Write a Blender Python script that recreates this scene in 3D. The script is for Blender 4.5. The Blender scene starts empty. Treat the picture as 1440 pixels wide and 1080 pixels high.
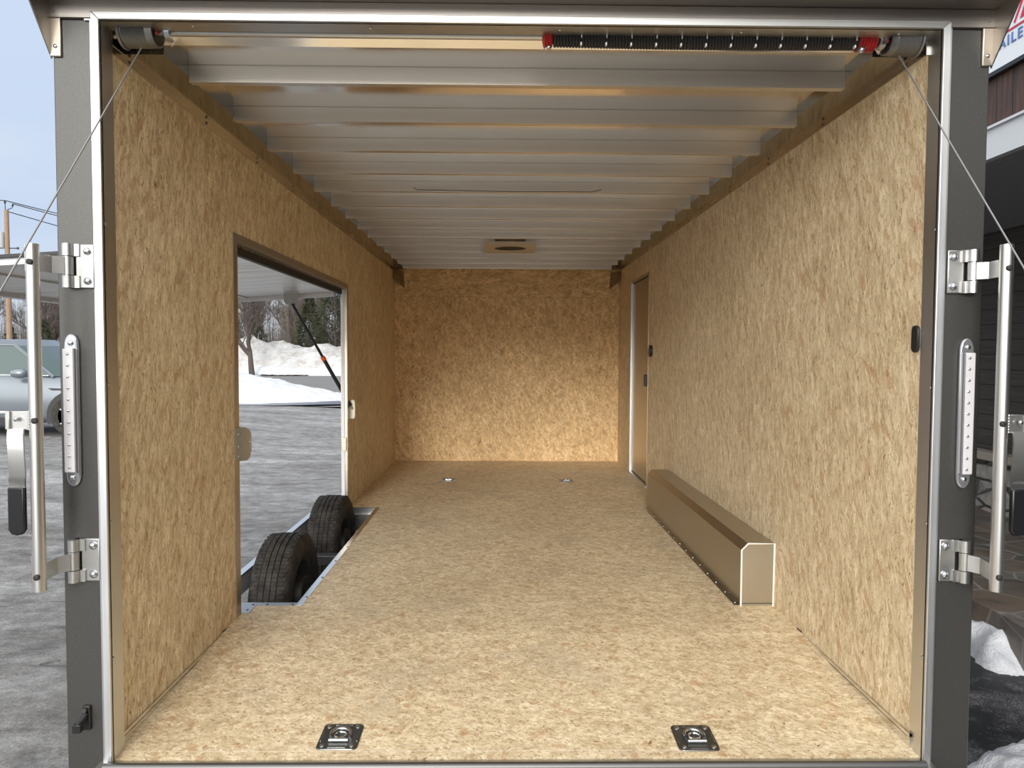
import bpy, bmesh, math, random
from mathutils import Vector, Matrix, noise as mnoise

random.seed(7)
S = bpy.context.scene
COL = S.collection
PI = math.pi

# ------------------------------------------------------------------ camera
F_PX = 1010.0
ZF = 0.51                      # trailer floor above the asphalt
E = ZF + 1.205                 # eye height
cam_d = bpy.data.cameras.new('camera')
cam_d.sensor_fit = 'HORIZONTAL'
cam_d.sensor_width = 36.0
cam_d.lens = F_PX / 1440.0 * 36.0
cam_d.clip_start = 0.02
cam_d.clip_end = 500
cam = bpy.data.objects.new('camera', cam_d)
COL.objects.link(cam)
yv = Vector((-14.0, 41.5, F_PX)).normalized()            # trailer's long axis in (right, up, forward)
zv = Vector((116.0, 24780.0, -F_PX)).normalized()
xv = yv.cross(zv) * -1.0
if xv.x < 0: xv = -xv
zv = (zv - yv * zv.dot(yv)).normalized()
right = Vector((xv.x, yv.x, zv.x)).normalized()
up = Vector((xv.y, yv.y, zv.y)).normalized()
fwd = Vector((xv.z, yv.z, zv.z)).normalized()
right = fwd.cross(up).normalized()
up = right.cross(fwd).normalized()
cam.matrix_world = Matrix(((right.x, up.x, -fwd.x, 0.0),
                           (right.y, up.y, -fwd.y, 0.0),
                           (right.z, up.z, -fwd.z, E),
                           (0, 0, 0, 1)))
S.camera = cam

# ------------------------------------------------------------------ view, world, sun
S.view_settings.view_transform = 'Standard'
S.view_settings.look = 'None'
S.view_settings.gamma = 1.0
S.view_settings.exposure = 0.0
S.view_settings.use_curve_mapping = False
try:
    S.cycles.max_bounces = 12
    S.cycles.diffuse_bounces = 6
    S.cycles.glossy_bounces = 5
except Exception:
    pass

SUN_DIR = Vector((0.13, 0.95, -0.25)).normalized()       # the way the sunlight travels
SUN_TO = tuple(-SUN_DIR)
world = bpy.data.worlds.new('overcast_sky')
S.world = world
world.use_nodes = True
wn, wl = world.node_tree.nodes, world.node_tree.links
wn.clear()
wo = wn.new('ShaderNodeOutputWorld')
wb = wn.new('ShaderNodeBackground')
wtc = wn.new('ShaderNodeTexCoord')
wsep = wn.new('ShaderNodeSeparateXYZ')
wr = wn.new('ShaderNodeValToRGB')
wr.color_ramp.elements[0].position = 0.0
wr.color_ramp.elements[0].color = (0.72, 0.78, 0.86, 1)
wr.color_ramp.elements[1].position = 1.0
wr.color_ramp.elements[1].color = (0.86, 0.92, 1.0, 1)
e = wr.color_ramp.elements.new(0.12); e.color = (0.58, 0.70, 0.89, 1)
e = wr.color_ramp.elements.new(0.40); e.color = (0.61, 0.73, 0.92, 1)
wnz = wn.new('ShaderNodeTexNoise'); wnz.inputs['Scale'].default_value = 3.0; wnz.inputs['Detail'].default_value = 5
wmap = wn.new('ShaderNodeMapping'); wmap.inputs['Scale'].default_value = (1, 1, 3.5)
wmix = wn.new('ShaderNodeMixRGB'); wmix.inputs[2].default_value = (0.84, 0.88, 0.93, 1)
wcr = wn.new('ShaderNodeValToRGB')
wcr.color_ramp.elements[0].position = 0.5; wcr.color_ramp.elements[0].color = (0, 0, 0, 1)
wcr.color_ramp.elements[1].position = 0.75; wcr.color_ramp.elements[1].color = (0.45, 0.45, 0.45, 1)
wl.new(wtc.outputs['Generated'], wsep.inputs[0])
wl.new(wsep.outputs['Z'], wr.inputs[0])
wl.new(wtc.outputs['Generated'], wmap.inputs[0])
wl.new(wmap.outputs[0], wnz.inputs['Vector'])
wl.new(wnz.outputs['Fac'], wcr.inputs[0])
wl.new(wcr.outputs[0], wmix.inputs[0])
wl.new(wr.outputs[0], wmix.inputs[1])
# thin cloud is brighter around the veiled sun
wdot = wn.new('ShaderNodeVectorMath'); wdot.operation = 'DOT_PRODUCT'
wnorm = wn.new('ShaderNodeVectorMath'); wnorm.operation = 'NORMALIZE'
wl.new(wtc.outputs['Generated'], wnorm.inputs[0])
wl.new(wnorm.outputs[0], wdot.inputs[0])
wdot.inputs[1].default_value = SUN_TO
wglow = wn.new('ShaderNodeMapRange'); wglow.interpolation_type = 'SMOOTHSTEP'
wglow.inputs['From Min'].default_value = 0.0; wglow.inputs['From Max'].default_value = 1.0
wglow.inputs['To Min'].default_value = 1.0; wglow.inputs['To Max'].default_value = 3.2
wl.new(wdot.outputs['Value'], wglow.inputs['Value'])
wl.new(wglow.outputs['Result'], wb.inputs[1])
wgf = wn.new('ShaderNodeMapRange'); wgf.interpolation_type = 'SMOOTHSTEP'
wgf.inputs['From Min'].default_value = -0.2; wgf.inputs['From Max'].default_value = 0.75
wl.new(wdot.outputs['Value'], wgf.inputs['Value'])
wmix2 = wn.new('ShaderNodeMixRGB'); wmix2.inputs[2].default_value = (0.86, 0.84, 0.80, 1)
wl.new(wgf.outputs['Result'], wmix2.inputs[0]); wl.new(wmix.outputs[0], wmix2.inputs[1])
wl.new(wmix2.outputs[0], wb.inputs[0])
wl.new(wb.outputs[0], wo.inputs[0])

sun_d = bpy.data.lights.new('hazy_sun', 'SUN')
sun_d.energy = 2.2
sun_d.angle = math.radians(16)
sun_d.color = (1.0, 0.98, 0.95)
sun = bpy.data.objects.new('hazy_sun', sun_d)
COL.objects.link(sun)
sun.rotation_euler = SUN_DIR.to_track_quat('-Z', 'Y').to_euler()
sun.location = (-3, -8, 6)

# ------------------------------------------------------------------ node helpers
class NT:
    def __init__(self, name, base=(0.5, 0.5, 0.5), rough=0.5, metal=0.0, spec=0.5):
        self.m = bpy.data.materials.new(name); self.m.use_nodes = True
        self.n = self.m.node_tree.nodes; self.l = self.m.node_tree.links
        self.b = self.n['Principled BSDF']
        self.b.inputs['Base Color'].default_value = (*base, 1)
        self.b.inputs['Roughness'].default_value = rough
        self.b.inputs['Metallic'].default_value = metal
        self.b.inputs['Specular IOR Level'].default_value = spec
        self._c = None
    def coord(self, scale=(1, 1, 1), rot=(0, 0, 0), loc=(0, 0, 0), src=None):
        if self._c is None:
            self._c = self.n.new('ShaderNodeTexCoord')
        mp = self.n.new('ShaderNodeMapping')
        mp.inputs['Scale'].default_value = scale
        mp.inputs['Rotation'].default_value = rot
        mp.inputs['Location'].default_value = loc
        self.l.new(src or self._c.outputs['Object'], mp.inputs[0])
        return mp.outputs[0]
    def noise(self, vec, scale=5, detail=3, rough=0.55, dist=0.0, out='Fac'):
        t = self.n.new('ShaderNodeTexNoise')
        t.inputs['Scale'].default_value = scale; t.inputs['Detail'].default_value = detail
        t.inputs['Roughness'].default_value = rough; t.inputs['Distortion'].default_value = dist
        self.l.new(vec, t.inputs['Vector']); return t.outputs[out]
    def voro(self, vec, scale=5, out='Color', feature='F1', rnd=1.0):
        t = self.n.new('ShaderNodeTexVoronoi'); t.feature = feature
        t.inputs['Scale'].default_value = scale
        if 'Randomness' in t.inputs: t.inputs['Randomness'].default_value = rnd
        self.l.new(vec, t.inputs['Vector']); return t.outputs[out]
    def ramp(self, fac, stops, interp='LINEAR'):
        r = self.n.new('ShaderNodeValToRGB'); cr = r.color_ramp; cr.interpolation = interp
        while len(cr.elements) < len(stops): cr.elements.new(0.5)
        for e, (p, c) in zip(cr.elements, stops):
            e.position = p
            e.color = (c, c, c, 1) if isinstance(c, (int, float)) else (*c, 1)
        self.l.new(fac, r.inputs[0]); return r.outputs[0]
    def mix(self, fac, a, b, mode='MIX'):
        m = self.n.new('ShaderNodeMixRGB'); m.blend_type = mode
        for i, v in ((0, fac), (1, a), (2, b)):
            if isinstance(v, (int, float)): m.inputs[i].default_value = v if i == 0 else (v, v, v, 1)
            elif isinstance(v, tuple): m.inputs[i].default_value = (*v, 1)
            else: self.l.new(v, m.inputs[i])
        return m.outputs[0]
    def math(self, op, a, b=0.0, c=None):
        m = self.n.new('ShaderNodeMath'); m.operation = op
        for i, v in enumerate((a, b, c)):
            if v is None: continue
            if isinstance(v, (int, float)): m.inputs[i].default_value = v
            else: self.l.new(v, m.inputs[i])
        return m.outputs[0]
    def sep(self, vec=None):
        s = self.n.new('ShaderNodeSeparateXYZ')
        if vec is None: vec = self.coord()
        self.l.new(vec, s.inputs[0]); return s.outputs
    def base(self, c): self.l.new(c, self.b.inputs['Base Color'])
    def rough(self, c): self.l.new(c, self.b.inputs['Roughness'])
    def bump(self, h, strength=0.3, dist=0.01):
        bp = self.n.new('ShaderNodeBump'); bp.inputs['Strength'].default_value = strength
        bp.inputs['Distance'].default_value = dist
        self.l.new(h, bp.inputs['Height']); self.l.new(bp.outputs[0], self.b.inputs['Normal'])

def simple(name, base, rough=0.5, metal=0.0, spec=0.5, var=0.0, scale=30):
    t = NT(name, base, rough, metal, spec)
    if var:
        f = t.noise(t.coord(), scale, 4)
        t.base(t.mix(f, tuple(max(0, c * (1 - var)) for c in base), tuple(min(1, c * (1 + var)) for c in base)))
    return t.m

def osb(name, kind, pal4, q=1.0, con=1.0):
    """Oriented strand board. kind: 'wall' (vertical strands on a YZ plane), 'back' (vertical on XZ), 'band' (across X on XZ), 'floor' (across X on XY).
    q scales the strand size down, con the contrast."""
    t = NT(name, (0.6, 0.44, 0.27), 0.55, 0, 0.35)
    lm = {'wall': 0.85, 'back': 1.5, 'band': 1.2, 'floor': 2.3}[kind]
    def stv(L):
        L = min(1.0, L * lm)
        return {'wall': (1, 1, L), 'back': (1, 1, L), 'band': (L, 1, 1), 'floor': (L, 1, 1)}[kind]
    tilt = {'wall': (1, 0, 0), 'back': (0, 1, 0), 'band': (0, 1, 0), 'floor': (0, 0, 1)}[kind]
    tm = {'wall': 1.0, 'back': 1.6, 'band': 1.3, 'floor': 2.0}[kind]
    c0 = t.coord()
    def warp(src, scale, amt):
        w = t.noise(src, scale, 2, out='Color')
        v = t.n.new('ShaderNodeVectorMath'); v.operation = 'MULTIPLY_ADD'
        t.l.new(w, v.inputs[0]); v.inputs[1].default_value = (amt,) * 3
        t.l.new(src, v.inputs[2]); return v.outputs[0]
    wc = warp(c0, 7, 0.04)
    wf_ = warp(wc, 55 * q, 0.014 / q)
    def rc(a, src, L):
        return t.coord(stv(L), src=t.coord((1, 1, 1), tuple(a * tm * k for k in tilt), src=src))
    mid = tuple((pal4[1][k] + pal4[2][k]) / 2 for k in range(3))
    pl = [tuple(mid[k] + (c[k] - mid[k]) * con for k in range(3)) for c in pal4]
    pal = [(0.0, pl[0]), (0.22, pl[1]), (0.75, pl[2]), (1.0, pl[3])]
    A = t.sep(t.voro(rc(0.22, wf_, 0.22), 120 * q)); B = t.sep(t.voro(rc(-0.32, wf_, 0.22), 80 * q))
    sel = t.ramp(t.noise(c0, 18, 2), [(0.46, 0.0), (0.54, 1.0)])
    col = t.mix(sel, t.ramp(A[0], pal), t.ramp(B[1], pal))
    soft = t.noise(rc(0.1, wc, 0.22), 38 * q, 5, 0.7)
    col = t.mix(0.55, col, t.ramp(soft, [(0.28, pl[0]), (0.42, pl[1]), (0.58, pl[2]), (0.74, pl[3])]))
    med = t.noise(rc(0.2, wf_, 0.35), 26 * q, 4, 0.65)
    col = t.mix(1.0, col, t.ramp(med, [(0.32, (0.80, 0.75, 0.69)), (0.47, (0.98, 0.97, 0.96)), (0.66, (1.12, 1.13, 1.15))]), 'MULTIPLY')
    # fibres along the strands
    f1 = t.noise(rc(0.10, wf_, 0.12), 190 * q, 4, 0.75); f2 = t.noise(rc(-0.30, wf_, 0.14), 90, 3, 0.65)
    col = t.mix(1.0, col, t.ramp(f1, [(0.30, (0.74, 0.69, 0.62)), (0.5, (1.0, 1.0, 1.0)), (0.70, (1.15, 1.16, 1.15))]), 'MULTIPLY')
    # broad tone
    col = t.mix(1.0, col, t.ramp(t.noise(c0, 2.0, 5, 0.6), [(0.3, (0.90, 0.88, 0.85)), (0.7, (1.06, 1.06, 1.06))]), 'MULTIPLY')
    # sparse orange-tan flakes and brown streaks of bark
    Cc = t.sep(t.voro(rc(0.7, wf_, 0.45), 40 * q))
    col = t.mix(t.math('MULTIPLY', t.ramp(Cc[0], [(0.955, 0.0), (0.965, 1.0)]), 0.5), col, (0.50, 0.29, 0.14))
    k1 = t.ramp(t.noise(rc(0.22, wf_, 0.26), 95 * q, 3, 0.65), [(0.57, 0.0), (0.64, 0.66)])
    col = t.mix(k1, col, (0.33, 0.185, 0.09))
    k3 = t.ramp(t.noise(rc(-0.6, wf_, 0.24), 120 * q, 3, 0.6), [(0.62, 0.0), (0.67, 0.60)])
    col = t.mix(k3, col, (0.28, 0.15, 0.07))
    k2 = t.ramp(t.noise(rc(-0.35, wc, 0.30), 80 * q, 2, 0.5), [(0.70, 0.0), (0.735, 0.80)])
    k4 = t.ramp(t.noise(rc(0.35, wc, 0.20), 70 * q, 3, 0.6), [(0.60, 0.0), (0.68, 0.5)])
    col = t.mix(k4, col, tuple(min(1.0, c * 1.14) for c in pal4[3]))
    col = t.mix(k2, col, (0.13, 0.065, 0.03))
    if kind == 'floor':
        # worn grey scuffs and the seams between the 1.2 m sheets
        sc = t.ramp(t.noise(c0, 3.2, 6, 0.65), [(0.54, 0.0), (0.76, 0.42)])
        col = t.mix(sc, col, (0.40, 0.34, 0.27))
        y = t.sep(c0)[1]
        ph = t.math('FRACT', t.math('MULTIPLY', t.math('SUBTRACT', y, 5.826 - 1.2 * 4.5), 1 / 1.2))
        seam = t.math('LESS_THAN', t.math('ABSOLUTE', t.math('SUBTRACT', ph, 0.5)), 0.0022)
        col = t.mix(t.math('MULTIPLY', seam, 0.4), col, (0.85, 0.76, 0.62))
    t.base(col)
    t.bump(t.math('ADD', t.math('MULTIPLY', A[1], 0.5), f2), 0.18, 0.0012)
    return t.m
P_ = [(0.51, 0.393, 0.235), (0.675, 0.553, 0.365), (0.765, 0.65, 0.45), (0.87, 0.775, 0.585)]
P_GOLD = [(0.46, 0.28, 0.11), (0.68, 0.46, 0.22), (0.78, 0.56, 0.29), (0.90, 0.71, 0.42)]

def alu(name, base, rough, axis='x', spread=0.10, aniso=0.0):
    """Mill-finish aluminium with brushing along one axis."""
    t = NT(name, base, rough, 1.0)
    s = {'x': (0.6, 40, 40), 'y': (40, 0.6, 40), 'z': (40, 40, 0.6)}[axis]
    f = t.noise(t.coord(s), 4, 5, 0.6)
    g = t.noise(t.coord(), 3.0, 4)
    t.rough(t.math('ADD', t.ramp(f, [(0.2, rough - spread / 2), (0.8, rough + spread / 2)]), t.math('MULTIPLY', t.math('SUBTRACT', g, 0.5), 0.12)))
    t.base(t.mix(f, tuple(c * 0.93 for c in base), tuple(min(1, c * 1.05) for c in base)))
    return t.m

M = {}
M['osb_wall'] = osb('osb_wall', 'wall', P_, 1.0, 1.35)
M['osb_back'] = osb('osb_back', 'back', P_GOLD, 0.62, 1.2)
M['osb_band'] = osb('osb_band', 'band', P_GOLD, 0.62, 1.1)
M['osb_floor'] = osb('osb_floor', 'floor', P_, 0.9, 1.35)
M['alu_x'] = alu('aluminium_skin', (0.76, 0.71, 0.64), 0.15, 'x', 0.05)
M['alu_bow'] = alu('aluminium_bow', (0.72, 0.69, 0.64), 0.33, 'x')
M['rail'] = alu('aluminium_side_rail', (0.34, 0.32, 0.28), 0.16, 'y', 0.03)
M['alu_y'] = alu('aluminium_rail', (0.78, 0.76, 0.72), 0.25, 'y')
M['alu_z'] = alu('aluminium_frame', (0.66, 0.66, 0.65), 0.34, 'z')
M['alu_strip'] = alu('aluminium_edge', (0.66, 0.68, 0.70), 0.42, 'z')
M['alu_strip_x'] = alu('aluminium_edge_across', (0.50, 0.50, 0.49), 0.36, 'x')
M['alu_cast'] = simple('aluminium_extrusion', (0.56, 0.56, 0.55), 0.34, 1.0, var=0.12, scale=25)
M['alu_box'] = alu('aluminium_box', (0.50, 0.46, 0.385), 0.33, 'y')
M['alu_visor'] = alu('aluminium_visor', (0.42, 0.39, 0.36), 0.34, 'x')
M['alu_tan'] = simple('aluminium_flange', (0.50, 0.45, 0.38), 0.36, 1.0)
M['sealant'] = simple('white_sealant', (0.80, 0.78, 0.72), 0.5)
M['chrome'] = simple('chrome', (0.85, 0.87, 0.88), 0.12, 1.0)
M['zinc'] = simple('zinc', (0.52, 0.55, 0.58), 0.25, 1.0)
M['zinc_dark'] = simple('dark_plated_steel', (0.13, 0.13, 0.12), 0.35, 0.8)
M['steel_dark'] = simple('dark_steel', (0.16, 0.16, 0.16), 0.45, 0.9)
M['hub_black'] = simple('hub_black', (0.03, 0.03, 0.03), 0.5, 0.3)
M['spring'] = simple('oiled_spring_steel', (0.045, 0.045, 0.045), 0.38, 0.6)
M['red'] = simple('red_paint', (0.38, 0.02, 0.02), 0.35)
M['black'] = simple('black_plastic', (0.012, 0.012, 0.013), 0.35)
M['rubber'] = simple('black_rubber', (0.015, 0.015, 0.015), 0.65)
M['grip'] = simple('black_grip', (0.008, 0.008, 0.010), 0.28)
M['white_mark'] = simple('white_paint_mark', (0.75, 0.75, 0.75), 0.6)
M['white_plate'] = simple('cream_plate', (0.78, 0.73, 0.62), 0.5)
M['grey_plate'] = simple('grey_plate', (0.36, 0.36, 0.36), 0.5)
M['orange'] = simple('orange_clip', (0.75, 0.10, 0.02), 0.4)
M['void'] = simple('dark_opening', (0.004, 0.004, 0.004), 0.6)
M['drum_grey'] = simple('drum_grey', (0.22, 0.22, 0.215), 0.42, 0.85)
M['fan'] = simple('vent_frame_tan', (0.55, 0.47, 0.38), 0.5)

t = NT('charcoal_paint', (0.095, 0.095, 0.092), 0.32, 0.6, 0.5)
f = t.voro(t.coord(), 900); t.base(t.mix(t.ramp(t.sep(f)[0], [(0.90, 0.0), (0.97, 1.0)]), (0.088, 0.087, 0.083), (0.135, 0.133, 0.128)))
M['charcoal'] = t.m

t = NT('tyre_rubber', (0.025, 0.024, 0.023), 0.75, 0, 0.3)
t.base(t.ramp(t.noise(t.coord(), 16, 5, 0.7), [(0.35, (0.012, 0.011, 0.011)), (0.72, (0.062, 0.055, 0.047))]))
M['tyre'] = t.m
M['groove'] = simple('tyre_groove', (0.008, 0.008, 0.008), 0.9)

t = NT('asphalt_with_salt', (0.3, 0.3, 0.3), 0.85)
c0 = t.coord()
n1 = t.noise(t.coord((0.35, 1.2, 1)), 0.9, 7, 0.68)
n2 = t.noise(t.coord((0.6, 2.2, 1), rot=(0, 0, 0.45)), 1.5, 7, 0.75, 0.8)
n3 = t.noise(t.coord((1.0, 1.3, 1), rot=(0, 0, -0.3)), 5, 8, 0.8)
grain = t.noise(c0, 70, 4, 0.85)
col = t.ramp(n1, [(0.30, (0.14, 0.135, 0.13)), (0.5, (0.215, 0.21, 0.205)), (0.68, (0.33, 0.33, 0.33))])
col = t.mix(t.ramp(n2, [(0.46, 0.0), (0.72, 0.6)]), col, (0.42, 0.42, 0.43))
col = t.mix(1.0, col, t.ramp(n3, [(0.34, 0.50), (0.66, 1.45)]), 'MULTIPLY')
col = t.mix(1.0, col, t.ramp(grain, [(0.3, 0.50), (0.7, 1.45)]), 'MULTIPLY')
ck = t.voro(t.coord((0.25, 1.3, 1)), 0.9, 'Distance', 'DISTANCE_TO_EDGE')
wck = t.noise(c0, 2.5, 4)
crack = t.math('MULTIPLY', t.ramp(ck, [(0.0, 1.0), (0.018, 0.0)]), t.ramp(wck, [(0.5, 0.0), (0.58, 1.0)]))
col = t.mix(t.math('MULTIPLY', crack, 0.7), col, (0.07, 0.07, 0.07))
sp = t.ramp(t.noise(c0, 5.0, 4, 0.6), [(0.70, 0.0), (0.72, 1.0)])
col = t.mix(t.math('MULTIPLY', sp, 0.75), col, (0.06, 0.06, 0.06))
xx = t.sep(c0)
wetm = t.ramp(t.math('ADD', xx[0], t.math('MULTIPLY', t.math('SUBTRACT', t.noise(c0, 2.0, 4), 0.5), 1.0)), [(0.0, 0.0), (1.0, 1.0)])
wet = t.math('GREATER_THAN', t.math('ADD', xx[0], t.math('MULTIPLY', t.math('SUBTRACT', t.noise(c0, 2.0, 4), 0.5), 0.6)), 1.55)
salt = t.ramp(t.noise(c0, 1.6, 6, 0.75), [(0.5, 0.0), (0.66, 1.0)])
wetc = t.mix(t.math('MULTIPLY', salt, t.ramp(t.noise(c0, 120, 2), [(0.45, 0.1), (0.6, 0.8)])), (0.018, 0.019, 0.021), (0.42, 0.42, 0.44))
col = t.mix(wet, col, wetc)
t.base(col)
t.rough(t.mix(wet, 0.88, 0.5))
t.bump(grain, 0.35, 0.004)
M['asphalt'] = t.m

t = NT('road_asphalt', (0.13, 0.13, 0.13), 0.8)
t.base(t.ramp(t.noise(t.coord((0.4, 3, 1)), 1.2, 5), [(0.3, (0.15, 0.145, 0.14)), (0.7, (0.21, 0.205, 0.20))]))
M['road'] = t.m
t = NT('wet_edge', (0.10, 0.105, 0.125), 0.35)
M['wet_edge'] = t.m

t = NT('snow', (0.66, 0.68, 0.72), 0.6, 0, 0.3)
n = t.noise(t.coord(), 3.0, 6, 0.65)
t.base(t.ramp(n, [(0.3, (0.56, 0.58, 0.63)), (0.6, (0.69, 0.70, 0.73))]))
t.bump(t.noise(t.coord(), 7, 6, 0.7), 0.5, 0.06)
M['snow'] = t.m
t = NT('snow_dirty', (0.80, 0.80, 0.80), 0.7, 0, 0.3)
n = t.noise(t.coord(), 1.5, 7, 0.7)
t.base(t.ramp(n, [(0.35, (0.42, 0.39, 0.35)), (0.55, (0.63, 0.63, 0.64))]))
t.bump(t.noise(t.coord(), 2.5, 7, 0.75), 0.9, 0.25)
M['snow_dirty'] = t.m

t = NT('flagstone', (0.2, 0.17, 0.14), 0.5)
vd = t.voro(t.coord((1, 1.0, 1)), 3.2, 'Distance', 'DISTANCE_TO_EDGE')
vc = t.sep(t.voro(t.coord(), 3.2))
col = t.ramp(vc[0], [(0.0, (0.09, 0.085, 0.08)), (0.5, (0.16, 0.12, 0.09)), (1.0, (0.19, 0.18, 0.17))])
col = t.mix(t.ramp(t.noise(t.coord(), 4, 6, 0.7), [(0.5, 0.0), (0.7, 0.8)]), col, (0.05, 0.048, 0.045))
col = t.mix(t.ramp(vd, [(0.0, 0.8), (0.03, 0.0)]), col, (0.30, 0.29, 0.27))
t.base(col); t.bump(vd, 0.6, 0.02)
M['flagstone'] = t.m

t = NT('field_stone', (0.3, 0.28, 0.25), 0.8)
cs = t.coord((1, 1.6, 4.2))
vd = t.voro(cs, 1.5, 'Distance', 'DISTANCE_TO_EDGE'); vc = t.sep(t.voro(cs, 1.5))
col = t.ramp(vc[0], [(0.0, (0.16, 0.15, 0.14)), (0.5, (0.28, 0.26, 0.23)), (1.0, (0.40, 0.37, 0.32))])
col = t.mix(1.0, col, t.ramp(t.noise(t.coord(), 20, 5), [(0.3, 0.7), (0.7, 1.15)]), 'MULTIPLY')
col = t.mix(t.ramp(vd, [(0.0, 1.0), (0.05, 0.0)]), col, (0.05, 0.045, 0.04))
t.base(col); t.bump(t.ramp(vd, [(0, 0.0), (0.12, 1.0)]), 0.8, 0.05)
M['field_stone'] = t.m

t = NT('dark_lap_siding', (0.05, 0.04, 0.035), 0.7)
z = t.sep()[2]
ph = t.math('FRACT', t.math('MULTIPLY', z, 1 / 0.145))
col = t.ramp(t.noise(t.coord((1, 0.5, 14)), 5, 5), [(0.3, (0.045, 0.035, 0.030)), (0.7, (0.085, 0.068, 0.058))])
col = t.mix(t.math('GREATER_THAN', ph, 0.94), col, (0.006, 0.005, 0.005))
t.base(col)
M['siding'] = t.m
t = NT('dark_vertical_boards', (0.06, 0.03, 0.02), 0.55)
yy = t.sep()[1]
ph = t.math('FRACT', t.math('MULTIPLY', yy, 1 / 0.14))
col = t.ramp(t.noise(t.coord((1, 12, 0.8)), 4, 5), [(0.3, (0.035, 0.018, 0.012)), (0.7, (0.12, 0.058, 0.034))])
col = t.mix(t.math('GREATER_THAN', ph, 0.93), col, (0.008, 0.005, 0.004))
t.base(col)
M['boards'] = t.m
M['fascia'] = simple('white_fascia', (0.66, 0.68, 0.70), 0.5)
t = NT('grey_soffit', (0.26, 0.27, 0.28), 0.6)
yy = t.sep()[0]
ph = t.math('FRACT', t.math('MULTIPLY', yy, 1 / 0.1))
t.base(t.mix(t.math('GREATER_THAN', ph, 0.93), (0.33, 0.34, 0.36), (0.20, 0.21, 0.22)))
M['soffit'] = t.m
M['sign_white'] = simple('sign_white', (0.80, 0.84, 0.88), 0.4)
M['sign_blue'] = simple('sign_blue', (0.10, 0.18, 0.42), 0.4)
M['sign_red'] = simple('sign_red', (0.55, 0.02, 0.06), 0.4)
M['cap_stone'] = simple('stone_cap', (0.36, 0.32, 0.26), 0.8, var=0.2, scale=8)

M['carpaint'] = simple('silver_blue_paint', (0.22, 0.25, 0.28), 0.25, 0.5)
M['carglass'] = simple('car_glass', (0.05, 0.085, 0.085), 0.06, 0.0, 0.8)
M['cartrim'] = simple('car_black_trim', (0.02, 0.02, 0.022), 0.5)
t = NT('clear_lens', (0.60, 0.59, 0.61), 0.10, 0.0, 0.8)
t.b.inputs['Coat Weight'].default_value = 0.6
M['lens'] = t.m
M['lens_end'] = simple('clear_lens_end', (0.42, 0.43, 0.46), 0.10, 0.7)
M['lens_line'] = simple('lens_inner_grey', (0.16, 0.16, 0.18), 0.3)

t = NT('door_skin_inside', (0.70, 0.70, 0.70), 0.30, 0.55)
t.bump(t.noise(t.coord((0.6, 3.0, 1)), 2.2, 3, 0.5, 0.4), 0.35, 0.05)
M['door_skin'] = t.m
M['white_paint'] = simple('white_paint', (0.66, 0.66, 0.68), 0.35)
M['pole_wood'] = simple('weathered_pole_wood', (0.27, 0.185, 0.12), 0.85, var=0.25, scale=6)
M['transformer'] = simple('grey_transformer', (0.50, 0.54, 0.57), 0.5)
M['bark'] = simple('grey_brown_bark', (0.075, 0.060, 0.052), 0.9, var=0.25, scale=4)
M['twig'] = simple('brown_twigs', (0.105, 0.083, 0.072), 0.9, var=0.3, scale=1)
M['needle'] = simple('evergreen_needles', (0.045, 0.052, 0.024), 0.85, var=0.5, scale=2)
M['brush'] = simple('bare_brush', (0.115, 0.095, 0.08), 0.95, var=0.6, scale=0.9)
M['wire'] = simple('black_wire', (0.03, 0.03, 0.03), 0.6)
M['cable'] = simple('steel_cable', (0.30, 0.30, 0.30), 0.45, 0.8)
M['brown_grass'] = simple('dead_grass', (0.16, 0.115, 0.07), 0.95, var=0.3, scale=2)

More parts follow.
